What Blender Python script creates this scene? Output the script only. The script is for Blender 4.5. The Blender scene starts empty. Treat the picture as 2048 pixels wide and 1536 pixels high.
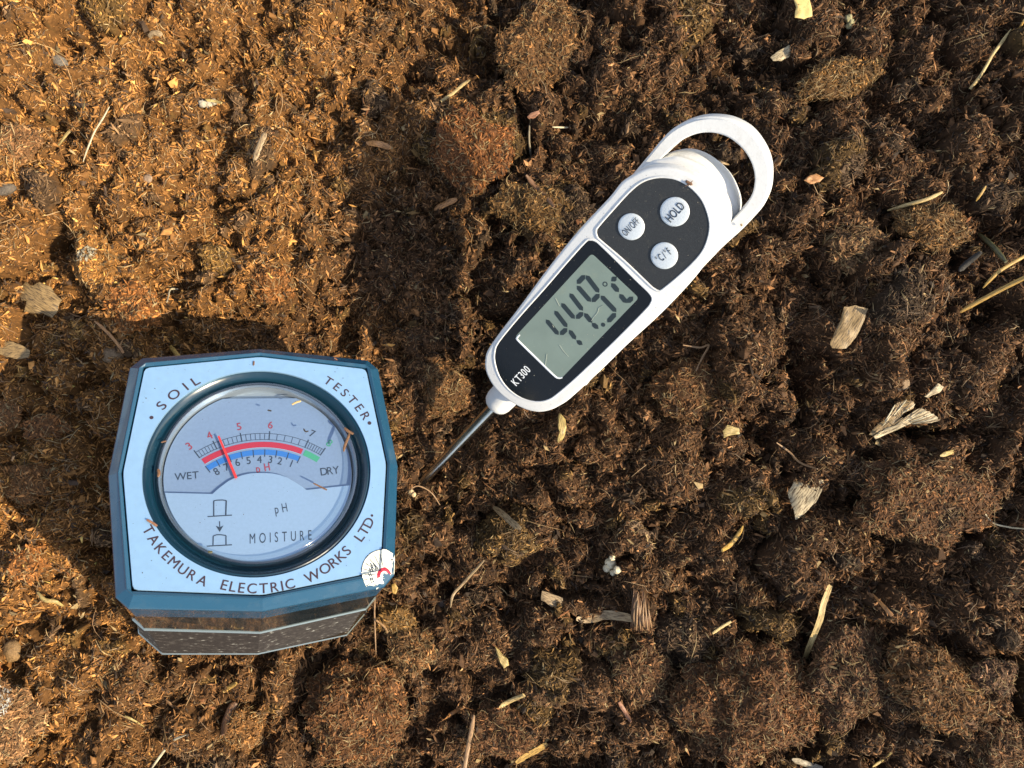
import bpy, bmesh, math, random
import numpy as np
from mathutils import Matrix, Vector, noise as mnoise
from mathutils.bvhtree import BVHTree

rng = np.random.default_rng(7)
random.seed(7)
sc = bpy.context.scene
COL = sc.collection
R_ = math.radians

# ------------------------------------------------------------------ camera, sky, sun, exposure
H = 0.235                      # camera height over the soil (m)
F = 1580.0                     # focal length in pixels of the 2048 px wide photograph
cam_d = bpy.data.cameras.new('camera')
cam = bpy.data.objects.new('camera', cam_d)
COL.objects.link(cam)
cam.location = (0, 0, H)
cam_d.sensor_width = 36.0
cam_d.lens = 36.0 * F / 2048.0
cam_d.clip_start = 0.005
cam_d.clip_end = 50
sc.camera = cam

SUN_EL, SUN_AZ = R_(36), R_(109)          # azimuth clockwise from +Y
w = bpy.data.worlds.new('World')
sc.world = w
w.use_nodes = True
nt = w.node_tree
for n in list(nt.nodes):
    nt.nodes.remove(n)
sky = nt.nodes.new('ShaderNodeTexSky')
sky.sky_type = 'NISHITA'
sky.sun_disc = False
sky.sun_elevation = SUN_EL
sky.sun_rotation = SUN_AZ
bg = nt.nodes.new('ShaderNodeBackground')
bg.inputs['Strength'].default_value = 0.15
wo = nt.nodes.new('ShaderNodeOutputWorld')
hs = nt.nodes.new('ShaderNodeHueSaturation'); hs.inputs['Saturation'].default_value = .65
nt.links.new(sky.outputs[0], hs.inputs['Color'])
nt.links.new(hs.outputs[0], bg.inputs[0])
nt.links.new(bg.outputs[0], wo.inputs[0])
sun_d = bpy.data.lights.new('sun', 'SUN')
sun_d.energy = 4.7
sun_d.angle = R_(0.53)
sun_d.color = (1.0, 0.84, 0.58)
sun = bpy.data.objects.new('sun', sun_d)
COL.objects.link(sun)
to_sun = Vector((math.sin(SUN_AZ) * math.cos(SUN_EL), math.cos(SUN_AZ) * math.cos(SUN_EL), math.sin(SUN_EL)))
sun.rotation_euler = to_sun.to_track_quat('Z', 'Y').to_euler()
sc.view_settings.view_transform = 'Standard'
sc.view_settings.look = 'None'
sc.view_settings.exposure = 0.9
sc.view_settings.gamma = 1.0
sc.view_settings.use_curve_mapping = False
sc.cycles.max_bounces = 6
sc.cycles.transparent_max_bounces = 12

# ------------------------------------------------------------------ helpers
def tag(o, label=None, cat=None, group=None, kind=None):
    if label: o['label'] = label
    if cat: o['category'] = cat
    if group: o['group'] = group
    if kind: o['kind'] = kind
    return o

def empty(name, label, cat, mat=None, group=None):
    o = bpy.data.objects.new(name, None)
    o.empty_display_size = 0.01
    COL.objects.link(o)
    if mat is not None: o.matrix_world = mat
    return tag(o, label, cat, group)

def link_mesh(name, me, mats, parent=None):
    o = bpy.data.objects.new(name, me)
    COL.objects.link(o)
    if parent is not None: o.parent = parent
    for m in (mats if isinstance(mats, (list, tuple)) else [mats]):
        me.materials.append(m)
    return o

def obj_bm(name, bm, mats, parent=None, smooth=False, recalc=True):
    if recalc: bmesh.ops.recalc_face_normals(bm, faces=bm.faces[:])
    me = bpy.data.meshes.new(name)
    bm.to_mesh(me); bm.free()
    if smooth:
        me.polygons.foreach_set('use_smooth', [True] * len(me.polygons))
    return link_mesh(name, me, mats, parent)

def mesh_np(name, V, Fc, mats, parent=None, color=None, smooth=False):
    """V (n,3), Fc (m,k) index array"""
    me = bpy.data.meshes.new(name)
    V = np.ascontiguousarray(V, np.float32); Fc = np.ascontiguousarray(Fc, np.int32)
    k = Fc.shape[1]
    me.vertices.add(len(V)); me.vertices.foreach_set('co', V.ravel())
    me.loops.add(Fc.size); me.loops.foreach_set('vertex_index', Fc.ravel())
    me.polygons.add(len(Fc))
    me.polygons.foreach_set('loop_start', np.arange(0, Fc.size, k, dtype=np.int32))
    me.polygons.foreach_set('loop_total', np.full(len(Fc), k, np.int32))
    me.polygons.foreach_set('use_smooth', np.full(len(Fc), smooth))
    if color is not None:
        a = me.color_attributes.new('Col', 'FLOAT_COLOR', 'POINT')
        c = np.ones((len(V), 4), np.float32); c[:, :3] = color
        a.data.foreach_set('color', c.ravel())
    me.update(calc_edges=True)
    return link_mesh(name, me, mats, parent)

def bsdf(name, color=(.5, .5, .5), rough=.5, metal=0., spec=.5, coat=0., noise_amt=0., noise_scale=800.,
         bump=0., bump_scale=2000., trans=0., ior=1.45, dirt=None, dirt_amt=0., dirt_scale=300., rough_var=0.):
    m = bpy.data.materials.new(name); m.use_nodes = True
    t = m.node_tree; b = t.nodes['Principled BSDF']
    b.inputs['Base Color'].default_value = (*color, 1)
    b.inputs['Roughness'].default_value = rough
    b.inputs['Metallic'].default_value = metal
    b.inputs['Specular IOR Level'].default_value = spec
    b.inputs['Coat Weight'].default_value = coat
    b.inputs['Transmission Weight'].default_value = trans
    b.inputs['IOR'].default_value = ior
    tc = t.nodes.new('ShaderNodeTexCoord')
    out = None
    if noise_amt > 0:
        n = t.nodes.new('ShaderNodeTexNoise'); n.inputs['Scale'].default_value = noise_scale
        n.inputs['Detail'].default_value = 6
        t.links.new(tc.outputs['Object'], n.inputs['Vector'])
        r = t.nodes.new('ShaderNodeMapRange')
        r.inputs['From Min'].default_value = .3; r.inputs['From Max'].default_value = .7
        r.inputs['To Min'].default_value = 1 - noise_amt; r.inputs['To Max'].default_value = 1 + noise_amt
        t.links.new(n.outputs['Fac'], r.inputs['Value'])
        mx = t.nodes.new('ShaderNodeVectorMath'); mx.operation = 'SCALE'
        mx.inputs[0].default_value = color
        t.links.new(r.outputs[0], mx.inputs['Scale'])
        out = mx.outputs[0]
    if dirt is not None:
        n2 = t.nodes.new('ShaderNodeTexNoise'); n2.inputs['Scale'].default_value = dirt_scale
        n2.inputs['Detail'].default_value = 8; n2.inputs['Roughness'].default_value = .7
        t.links.new(tc.outputs['Object'], n2.inputs['Vector'])
        r2 = t.nodes.new('ShaderNodeMapRange')
        r2.inputs['From Min'].default_value = .56; r2.inputs['From Max'].default_value = .74
        r2.inputs['To Min'].default_value = 0; r2.inputs['To Max'].default_value = dirt_amt
        t.links.new(n2.outputs['Fac'], r2.inputs['Value'])
        mm = t.nodes.new('ShaderNodeMix'); mm.data_type = 'RGBA'
        if out: t.links.new(out, mm.inputs['A'])
        else: mm.inputs['A'].default_value = (*color, 1)
        mm.inputs['B'].default_value = (*dirt, 1)
        t.links.new(r2.outputs[0], mm.inputs['Factor'])
        out = mm.outputs['Result']
    if out: t.links.new(out, b.inputs['Base Color'])
    if rough_var > 0:
        n4 = t.nodes.new('ShaderNodeTexNoise'); n4.inputs['Scale'].default_value = 260; n4.inputs['Detail'].default_value = 7
        t.links.new(tc.outputs['Object'], n4.inputs['Vector'])
        r4 = t.nodes.new('ShaderNodeMapRange')
        r4.inputs['From Min'].default_value = .35; r4.inputs['From Max'].default_value = .7
        r4.inputs['To Min'].default_value = rough; r4.inputs['To Max'].default_value = min(1, rough + rough_var)
        t.links.new(n4.outputs['Fac'], r4.inputs['Value'])
        t.links.new(r4.outputs[0], b.inputs['Roughness'])
    if bump > 0:
        n3 = t.nodes.new('ShaderNodeTexNoise'); n3.inputs['Scale'].default_value = bump_scale
        n3.inputs['Detail'].default_value = 4
        t.links.new(tc.outputs['Object'], n3.inputs['Vector'])
        bp = t.nodes.new('ShaderNodeBump'); bp.inputs['Strength'].default_value = bump
        bp.inputs['Distance'].default_value = 0.0002
        t.links.new(n3.outputs['Fac'], bp.inputs['Height'])
        t.links.new(bp.outputs[0], b.inputs['Normal'])
    return m

def mat_soil(name, rough=.95, spec=.25, var=.35):
    m = bpy.data.materials.new(name); m.use_nodes = True
    t = m.node_tree; b = t.nodes['Principled BSDF']
    b.inputs['Roughness'].default_value = rough
    b.inputs['Specular IOR Level'].default_value = spec
    at = t.nodes.new('ShaderNodeAttribute'); at.attribute_name = 'Col'
    tc = t.nodes.new('ShaderNodeTexCoord')
    n = t.nodes.new('ShaderNodeTexNoise'); n.inputs['Scale'].default_value = 900; n.inputs['Detail'].default_value = 5
    t.links.new(tc.outputs['Object'], n.inputs['Vector'])
    r = t.nodes.new('ShaderNodeMapRange')
    r.inputs['From Min'].default_value = .3; r.inputs['From Max'].default_value = .7
    r.inputs['To Min'].default_value = 1 - var; r.inputs['To Max'].default_value = 1 + var
    t.links.new(n.outputs['Fac'], r.inputs['Value'])
    mx = t.nodes.new('ShaderNodeVectorMath'); mx.operation = 'SCALE'
    t.links.new(at.outputs['Color'], mx.inputs[0]); t.links.new(r.outputs[0], mx.inputs['Scale'])
    t.links.new(mx.outputs[0], b.inputs['Base Color'])
    return m

M = {}
M['soil'] = mat_soil('soil')
M['crumb'] = mat_soil('crumb', .75, .25, .3)
M['fibre'] = mat_soil('fibre', .6, .4, .15)
M['tblue'] = bsdf('blue plastic', (.013, .060, .115), .15, spec=.5, coat=.2, dirt=(.10, .13, .14), dirt_amt=.14, dirt_scale=220, rough_var=.25)
M['tring'] = bsdf('dark blue plastic', (.004, .024, .045), .12, spec=.5, coat=.3, rough_var=.2)
M['tdark'] = bsdf('smoky mirrored plastic', (.11, .15, .18), .05, metal=.85, coat=.5, dirt=(.16, .12, .08), dirt_amt=.45, dirt_scale=260, rough_var=.2)
def mat_rib():
    m = bsdf('ribbed clear plastic', (.2, .17, .12), .14, metal=.7, coat=.15)
    t = m.node_tree; b = t.nodes['Principled BSDF']; tc = t.nodes.new('ShaderNodeTexCoord')
    mp = t.nodes.new('ShaderNodeMapping'); mp.inputs['Scale'].default_value = (620, 620, 2600)
    n = t.nodes.new('ShaderNodeTexNoise'); n.inputs['Scale'].default_value = 1; n.inputs['Detail'].default_value = 4
    r = t.nodes.new('ShaderNodeValToRGB'); e = r.color_ramp.elements
    e[0].position = .50; e[0].color = (.05, .035, .022, 1); e[1].position = .74; e[1].color = (.50, .44, .33, 1)  # brown with pale dashes: soil reflection painted into the base colour
    x = r.color_ramp.elements.new(.64); x.color = (.10, .075, .05, 1)
    t.links.new(tc.outputs['Object'], mp.inputs[0]); t.links.new(mp.outputs[0], n.inputs['Vector']); t.links.new(n.outputs['Fac'], r.inputs[0])
    t.links.new(r.outputs[0], b.inputs['Base Color'])
    return m
M['rib'] = mat_rib()
M['edge'] = bsdf('clear plastic edge', (.20, .24, .24), .2, metal=.5, coat=.6)
M['alu'] = bsdf('pale anodised metal', (.31, .51, .73), .32, metal=.55, noise_amt=.04, noise_scale=500, dirt=(.32, .42, .5), dirt_amt=.35, dirt_scale=600, bump=.06, bump_scale=3000)
M['dial'] = bsdf('dial face', (.18, .26, .40), .45, metal=.25, noise_amt=.05, noise_scale=1500)
M['dialc'] = bsdf('dial cover plate', (.30, .43, .60), .35, metal=.45, noise_amt=.03, noise_scale=1500)
M['cup'] = bsdf('dial cup', (.38, .44, .50), .25, metal=.6, bump=.3, bump_scale=600)
M['ink'] = bsdf('dark ink', (.035, .02, .03), .5)
M['inkb'] = bsdf('black ink', (.02, .035, .06), .5)
M['inkred'] = bsdf('red ink', (.34, .016, .04), .5)
M['inktxt'] = bsdf('dull red ink', (.25, .03, .05), .5)
M['inkblue'] = bsdf('blue ink', (.02, .13, .42), .5)
M['inkgreen'] = bsdf('green ink', (.04, .26, .16), .5)
M['needle'] = bsdf('red needle', (.58, .03, .025), .35)
M['white'] = bsdf('white plastic', (.62, .625, .62), .42, spec=.4, noise_amt=.03, noise_scale=900, dirt=(.38, .34, .26), dirt_amt=.35, dirt_scale=320, bump=.25, bump_scale=3500)
M['groove'] = bsdf('grey groove', (.25, .25, .26), .6)
M['btn'] = bsdf('silver button', (.55, .6, .64), .4, metal=.2, noise_amt=.06, noise_scale=2500, bump=.3, bump_scale=4000)
M['padg'] = bsdf('charcoal panel', (.022, .024, .026), .5, noise_amt=.3, noise_scale=4000, dirt=(.09, .08, .06), dirt_amt=.35, dirt_scale=500, bump=.25, bump_scale=6000)
M['padb'] = bsdf('glossy black panel', (.004, .005, .006), .16, spec=.5, dirt=(.08, .07, .05), dirt_amt=.12, dirt_scale=900)
M['lcd'] = bsdf('lcd glass', (.165, .215, .19), .22, spec=.5, noise_amt=.08, noise_scale=120, dirt=(.24, .27, .2), dirt_amt=.35, dirt_scale=160)
M['lcds'] = bsdf('lcd segment', (.018, .028, .032), .35)
M['steel'] = bsdf('brushed steel', (.5, .5, .48), .22, metal=1, noise_amt=.12, noise_scale=400, dirt=(.1, .08, .05), dirt_amt=.5, dirt_scale=300)
M['whiteink'] = bsdf('white print', (.75, .78, .8), .5)
M['stick'] = bsdf('worn white sticker', (.78, .77, .66), .5, noise_amt=.08, noise_scale=1500, dirt=(.5, .46, .3), dirt_amt=.4, dirt_scale=900)
M['speck'] = bsdf('pale speck', (.34, .38, .34), .6)

def mat_clear(name, tint=(.93, .95, .97), gl=.08, base=.05):
    m = bpy.data.materials.new(name); m.use_nodes = True
    t = m.node_tree
    for n in list(t.nodes): t.nodes.remove(n)
    o = t.nodes.new('ShaderNodeOutputMaterial'); mix = t.nodes.new('ShaderNodeMixShader')
    tr = t.nodes.new('ShaderNodeBsdfTransparent'); tr.inputs[0].default_value = (*tint, 1)
    g = t.nodes.new('ShaderNodeBsdfGlossy'); g.inputs['Roughness'].default_value = gl
    lw_ = t.nodes.new('ShaderNodeLayerWeight'); lw_.inputs['Blend'].default_value = .5
    pw = t.nodes.new('ShaderNodeMath'); pw.operation = 'POWER'; pw.inputs[1].default_value = 4.
    t.links.new(lw_.outputs['Facing'], pw.inputs[0])
    fr = t.nodes.new('ShaderNodeMath'); fr.operation = 'MULTIPLY_ADD'; fr.inputs[1].default_value = .6; fr.inputs[2].default_value = base
    t.links.new(pw.outputs[0], fr.inputs[0])
    t.links.new(fr.outputs[0], mix.inputs[0]); t.links.new(tr.outputs[0], mix.inputs[1]); t.links.new(g.outputs[0], mix.inputs[2])
    t.links.new(mix.outputs[0], o.inputs[0])
    return m
M['clear'] = mat_clear('clear acrylic')
M['glassrim'] = mat_clear('acrylic rim', (.74, .80, .82), .12, .22)

class Frame:
    """a plane-bearing local frame; un() turns a point of the photograph into local u,v at depth w"""
    def __init__(s, R, T):
        s.R = np.array(R, float); s.T = np.array(T, float)
        s.o = s.R.T @ (np.array([0, 0, H]) - s.T)
        s.M = Matrix([[*s.R[i], s.T[i]] for i in range(3)] + [[0, 0, 0, 1]])
    def un(s, px, py, w=0.):
        d = s.R.T @ np.array([(px - 1024) / F, -(py - 768) / F, -1.])
        k = (w - s.o[2]) / d[2]
        q = s.o + k * d
        return q[0], q[1]
    def uns(s, pts, w=0.):
        return [s.un(x, y, w) for x, y in pts]

def smooth_closed(pts, n=4):
    """Catmull-Rom through a closed outline"""
    P = np.array(pts, float); N = len(P); out = []
    for i in range(N):
        a, b, c, d = P[i - 1], P[i], P[(i + 1) % N], P[(i + 2) % N]
        for k in range(n):
            t = k / n
            out.append(.5 * ((2 * b) + (-a + c) * t + (2 * a - 5 * b + 4 * c - d) * t * t + (-a + 3 * b - 3 * c + d) * t ** 3))
    return [tuple(p) for p in out]

def inset(pts, d):
    """offset a closed outline inwards (positive d) by averaged edge normals"""
    P = np.array(pts, float); A = .5 * np.sum(P[:, 0] * np.roll(P[:, 1], -1) - np.roll(P[:, 0], -1) * P[:, 1])
    s = 1 if A > 0 else -1
    e = np.roll(P, -1, 0) - P; e /= np.linalg.norm(e, axis=1)[:, None] + 1e-12
    n = np.c_[-e[:, 1], e[:, 0]] * s
    m = n + np.roll(n, 1, 0); m /= (np.linalg.norm(m, axis=1)[:, None] + 1e-12)
    k = 1 / np.maximum(.5, np.sum(m * n, axis=1))
    return [tuple(p) for p in P + m * (d * k)[:, None]]

def loft(bm, rings, cap0=False, cap1=False, mi=None):
    """rings: list of (list of (u,v), w)"""
    vs = [[bm.verts.new((u, v, w)) for u, v in pts] for pts, w in rings]
    n = len(vs[0])
    for j in range(len(vs) - 1):
        for i in range(n):
            f = bm.faces.new((vs[j][i], vs[j][(i + 1) % n], vs[j + 1][(i + 1) % n], vs[j + 1][i]))
            if mi: f.material_index = mi[j]
    if cap0: bm.faces.new(vs[0])
    if cap1: bm.faces.new(vs[-1])
    return vs

def slab(name, outline, w0, w1, mat, parent, bev=0., smooth=False):
    """closed prism from w0 (back) to w1 (front) with a rounded front edge"""
    bm = bmesh.new()
    rings = [(outline, w0)]
    if bev > 0:
        for k in range(5):
            a = k / 4 * math.pi / 2
            rings.append((inset(outline, bev * (1 - math.cos(a))), w1 - bev + bev * math.sin(a)))
    else:
        rings.append((outline, w1))
    loft(bm, rings, True, True)
    o = obj_bm(name, bm, mat, parent)
    if smooth or bev > 0:
        auto_smooth(o)
    return o

def auto_smooth(o, ang=35):
    me = o.data
    me.polygons.foreach_set('use_smooth', [True] * len(me.polygons))
    bm = bmesh.new(); bm.from_mesh(me)
    for e in bm.edges:
        if len(e.link_faces) == 2 and e.calc_face_angle(0) > R_(ang): e.smooth = False
    bm.to_mesh(me); bm.free()

def circle(r, n=96, c=(0, 0)):
    return [(c[0] + r * math.cos(2 * math.pi * i / n), c[1] + r * math.sin(2 * math.pi * i / n)) for i in range(n)]

def revolve(name, prof, mat, parent, n=128, c=(0, 0), mi=None, mats=None):
    bm = bmesh.new()
    loft(bm, [(circle(r, n, c), w) for r, w in prof], mi=mi)
    o = obj_bm(name, bm, mats or mat, parent, recalc=False)
    auto_smooth(o, 28)
    return o

# ---- lettering: glyph outlines are turned into flat meshes
_glyph = {}
def glyph(ch, bold=0.):
    key = (ch, bold)
    if key in _glyph: return _glyph[key]
    cu = bpy.data.curves.new('g', 'FONT'); cu.body = ch; cu.offset = bold; cu.resolution_u = 5
    o = bpy.data.objects.new('g', cu); COL.objects.link(o)
    dg = bpy.context.evaluated_depsgraph_get(); dg.update()
    me = o.evaluated_get(dg).to_mesh()
    V = np.array([v.co[:2] for v in me.vertices]) if len(me.vertices) else np.zeros((0, 2))
    P = [tuple(p.vertices) for p in me.polygons]
    o.evaluated_get(dg).to_mesh_clear()
    bpy.data.objects.remove(o); bpy.data.curves.remove(cu)
    _glyph[key] = (V, P)
    return _glyph[key]
CAP = None
def capheight():
    global CAP
    if CAP is None:
        V, _ = glyph('H'); CAP = V[:, 1].max() - V[:, 1].min()
    return CAP

class Print:
    """collects flat ink shapes in a local plane and builds them as one mesh"""
    def __init__(s): s.bm = bmesh.new()
    def poly(s, pts, w, mi=0):
        f = s.bm.faces.new([s.bm.verts.new((u, v, w)) for u, v in pts]); f.material_index = mi
        if f.calc_area() > 0:
            f.normal_update()
            if f.normal.z < 0: f.normal_flip()
    def glyph(s, ch, c, up, h, w, sx=1., bold=0., mi=0, anchor='mid'):
        """one letter centred at c, up = unit vector of its upright, h = cap height"""
        V, P = glyph(ch)
        if len(V) == 0: return
        if bold > 0:
            rx_, ry_ = up[1], -up[0]; e_ = bold * h * .9
            for q_, (a_, b_) in enumerate(((-1, .4), (1, -.4))):
                s.glyph(ch, (c[0] + (rx_ * a_ + up[0] * b_) * e_, c[1] + (ry_ * a_ + up[1] * b_) * e_), up, h, w + .00001 * (q_ + 1), sx, 0, mi)
        k = h / capheight()
        x = (V[:, 0] - .5 * (V[:, 0].min() + V[:, 0].max())) * k * sx
        base = 0 if ch in '.,' else 0
        y = (V[:, 1] - capheight() * .5) * k
        ux, uy = up; rx, ry = uy, -ux
        vs = [s.bm.verts.new((c[0] + a * rx + b * ux, c[1] + a * ry + b * uy, w)) for a, b in zip(x, y)]
        for p in P:
            try:
                f = s.bm.faces.new([vs[i] for i in p]); f.material_index = mi
                f.normal_update()
                if f.normal.z < 0: f.normal_flip()
            except ValueError: pass
    def line(s, a, b, t, w, mi=0):
        a = np.array(a); b = np.array(b); d = b - a; d /= np.linalg.norm(d) + 1e-12; n = np.array([-d[1], d[0]]) * t / 2
        s.poly([a + n, a - n, b - n, b + n], w, mi)
    def arc(s, c, r0, r1, a0, a1, w, mi=0, n=48):
        for i in range(n):
            x, y = a0 + (a1 - a0) * i / n, a0 + (a1 - a0) * (i + 1) / n
            q = [(c[0] + r * math.cos(t), c[1] + r * math.sin(t)) for r, t in ((r0, x), (r1, x), (r1, y), (r0, y))]
            s.poly(q, w, mi)
    def text(s, fr, txt, p0, p1, hpx, w, sx=1., bold=0., mi=0):
        """letters between the photographed centres of the first and last letter, straight line"""
        wd = []
        for ch in txt:
            V, _ = glyph(ch); wd.append((V[:, 0].max() - V[:, 0].min()) if len(V) else .35)
        a = np.array(fr.un(*p0, w)); b = np.array(fr.un(*p1, w))
        L = np.linalg.norm(b - a); d = (b - a) / (L + 1e-12); up = (-d[1], d[0])
        h = np.linalg.norm(np.array(fr.un(p0[0], p0[1], w)) - np.array(fr.un(p0[0] + hpx, p0[1], w)))
        k = h / capheight() * sx
        pos = [0.]
        for i in range(1, len(txt)): pos.append(pos[-1] + (wd[i - 1] + wd[i]) * .5 * k)
        extra = (L - pos[-1]) / max(1, len(txt) - 1)
        for i, ch in enumerate(txt):
            if ch != ' ': s.glyph(ch, a + d * (pos[i] + extra * i), up, h, w, sx, bold, mi)
    def build(s, name, mats, parent):
        return obj_bm(name, s.bm, mats, parent, recalc=False)

# ------------------------------------------------------------------ soil surface
def vnoise(X, Y, cell, seed):
    """smooth value noise in [-1,1], vectorised"""
    g = np.random.default_rng(seed).uniform(-1, 1, (256, 256))
    x = X / cell + 1000.37; y = Y / cell + 1000.71
    xi = np.floor(x).astype(int); yi = np.floor(y).astype(int)
    fx = x - xi; fy = y - yi
    fx = fx * fx * (3 - 2 * fx); fy = fy * fy * (3 - 2 * fy)
    xi &= 255; yi &= 255; x1 = (xi + 1) & 255; y1 = (yi + 1) & 255
    return (g[yi, xi] * (1 - fx) + g[yi, x1] * fx) * (1 - fy) + (g[y1, xi] * (1 - fx) + g[y1, x1] * fx) * fy

def base_h(X, Y):
    """the hollow the thermometer is pushed into: banks rise to the left and right"""
    l = np.clip(-X - .025, 0, .125) ; r = np.clip(X + .01, 0, .17)
    b = .21 * l + .19 * r
    b = b + .0035 * vnoise(X, Y, .045, 3) + .0022 * vnoise(X, Y, .018, 4)
    # nothing heaps up where the probe enters or against the tester's foot
    b -= .004 * np.exp(-((X + .022) ** 2 + (Y + .026) ** 2) / .016 ** 2)
    return b

def axis(lo, hi, step, far):
    c = np.arange(lo, hi + step / 2, step)
    o = [hi]; s = step
    while o[-1] < far: s *= 1.05; o.append(o[-1] + s)
    p = [lo]; s = step
    while p[-1] > -far: s *= 1.05; p.append(p[-1] - s)
    return np.r_[np.array(p[:0:-1]), c, np.array(o[1:])]
XS = axis(-.185, .185, .00042, 1.2); YS = axis(-.145, .145, .00042, 1.2)
GX, GY = np.meshgrid(XS, YS)
BASE = base_h(GX, GY)
inner = (np.abs(GX) < .36) & (np.abs(GY) < .32)
def billow(c_, sd): return 1 - 2 * np.abs(vnoise(GX + .002 * vnoise(GX, GY, .007, sd + 50), GY + .002 * vnoise(GX, GY, .007, sd + 60), c_, sd)) ** .8
FR = .0022 * vnoise(GX, GY, .013, 41) - .0016 * billow(.0105, 42) + .0017 * vnoise(GX, GY, .0058, 43) - .0010 * billow(.0047, 44) + .0010 * vnoise(GX, GY, .0028, 45) + .0006 * vnoise(GX, GY, .0015, 46)
HG = BASE + np.where(inner, FR * 1.75 - .0028, 0.)
def carve(pts, width, depth):
    P_ = [((x - 1024) / F * H, -(y - 768) / F * H) for x, y in pts]
    D = np.full(GX.shape, 1e9)
    jx = GX + .0022 * vnoise(GX, GY, .006, 71); jy = GY + .0022 * vnoise(GX, GY, .006, 72)
    for (ax, ay), (bx, by) in zip(P_[:-1], P_[1:]):
        ex, ey = bx - ax, by - ay; t = np.clip(((jx - ax) * ex + (jy - ay) * ey) / (ex * ex + ey * ey + 1e-12), 0, 1)
        D = np.minimum(D, np.hypot(jx - ax - t * ex, jy - ay - t * ey))
    return depth * np.exp(-(D / width) ** 2)
CRACKS = (([(992, 30), (1002, 110), (1030, 185), (1046, 250), (1058, 300)], .0016, .008), ([(1058, 300), (1010, 330), (985, 360)], .0020, .006), ([(1000, 400), (985, 450)], .0022, .006),
          ([(1545, 690), (1558, 760), (1580, 830)], .0026, .008), ([(1575, 1250), (1596, 1320), (1604, 1390)], .0024, .008), ([(1010, 470), (1040, 420)], .0016, .005),
          ([(1870, 600), (1900, 625), (1880, 660)], .0030, .006), ([(800, 1330), (790, 1300), (815, 1400)], .0024, .006), ([(848, 960), (862, 948)], .0020, .008), ([(600, 505), (615, 520)], .0030, .006),
          ([(155, 515), (180, 500)], .0026, .005), ([(650, 1320), (622, 1400), (645, 1480)], .0026, .005), ([(1385, 1330), (1368, 1440)], .0026, .005), ([(1745, 1300), (1790, 1400)], .002, .005), ([(225, 615), (235, 590)], .0022, .004), ([(1750, 860), (1880, 850)], .0022, .004), ([(1480, 1325), (1400, 1330)], .0022, .004), ([(1330, 1290), (1350, 1320)], .0025, .005), ([(1700, 40), (1760, 150)], .0030, .003), ([(1180, 520), (1120, 560)], .002, .003))
CV = sum(carve(*c) for c in CRACKS)
WX = GX + .0020 * vnoise(GX, GY, .0048, 15) + .0011 * vnoise(GX, GY, .0022, 11) + .0005 * vnoise(GX, GY, .0009, 12)
WY = GY + .0020 * vnoise(GX, GY, .0048, 16) + .0011 * vnoise(GX, GY, .0022, 13) + .0005 * vnoise(GX, GY, .0009, 14)
NCL = 4600
cx = rng.uniform(-.188, .188, NCL); cy = rng.uniform(-.148, .148, NCL)
cr = np.minimum(.00105 * (rng.pareto(1.9, NCL) + 1), .0085)
cr *= np.where(cx > -.02, 1.15, .85)
ca = rng.uniform(0, math.pi, NCL); ce = rng.uniform(.35, .95, NCL); ch_ = rng.uniform(.45, 1.15, NCL)
cbase = base_h(cx, cy) + .0022 * vnoise(cx, cy, .013, 41) + .0015 * vnoise(cx, cy, .0058, 43)
CID = np.zeros(HG.shape, np.int32) - 1
for i in range(NCL):
    r = cr[i]
    x0, x1 = np.searchsorted(XS, (cx[i] - r * 1.4, cx[i] + r * 1.4)); y0, y1 = np.searchsorted(YS, (cy[i] - r * 1.4, cy[i] + r * 1.4))
    if x1 <= x0 or y1 <= y0: continue
    dx = WX[y0:y1, x0:x1] - cx[i]; dy = WY[y0:y1, x0:x1] - cy[i]
    u = (dx * math.cos(ca[i]) + dy * math.sin(ca[i])) / r; v = (-dx * math.sin(ca[i]) + dy * math.cos(ca[i])) / (r * ce[i])
    d2 = u * u + v * v
    z = cbase[i] - .45 * r - .0016 + ch_[i] * 1.15 * r * np.clip(1 - d2, 0, 1) ** .42
    sub = HG[y0:y1, x0:x1]; k = (d2 < 1) & (z > sub)
    sub[k] = z[k]; CID[y0:y1, x0:x1][k] = i
HG -= CV
HG += np.where(inner, .00045 * vnoise(GX, GY, .0016, 21) + .0003 * vnoise(GX, GY, .0007, 22), .001 * vnoise(GX, GY, .01, 23))

def dryness(X, Y):
    """the sunny bank at the left is dry orange peat, the rest is moister and darker"""
    d = .5 - (X + .056 - .33 * (Y - .02)) / .055
    d = d + .35 * vnoise(X, Y, .03, 31) + .25 * vnoise(X, Y, .011, 32)
    return np.clip(d, 0, 1)

ORANGE = np.array([.42, .21, .055]); DRYB = np.array([.275, .127, .036]); DARK = np.array([.034, .021, .013])
MOIST = np.array([.112, .056, .024]); GREY = np.array([.125, .088, .054]); OCHRE = np.array([.25, .155, .045]); STRAW = np.array([.46, .33, .16])
cpal = rng.random(NCL)
def tint(X, Y, cid):
    """soil colour of a clod/patch"""
    d = dryness(X, Y)[..., None]
    c = MOIST * (1 - d) + DRYB * d
    r = np.where(cid >= 0, cpal[cid], .5)[..., None]
    c = np.where(r < .12, c * .35 + GREY * .65 * (.55 + .45 * d), c)
    c = np.where((r > .86), c * .4 + OCHRE * .6 * (.5 + .5 * d), c)
    return c * (.75 + .5 * ((r * 7.13) % 1))

CG = tint(GX, GY, CID) * .38
nx, ny = len(XS), len(YS)
V = np.c_[GX.ravel(), GY.ravel(), HG.ravel()]
idx = np.arange(nx * ny).reshape(ny, nx)
Q = np.c_[idx[:-1, :-1].ravel(), idx[:-1, 1:].ravel(), idx[1:, 1:].ravel(), idx[1:, :-1].ravel()]
g = mesh_np('soil_ground', V, Q, M['soil'], color=CG.reshape(-1, 3), smooth=True)
tag(g, kind='structure')

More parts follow.
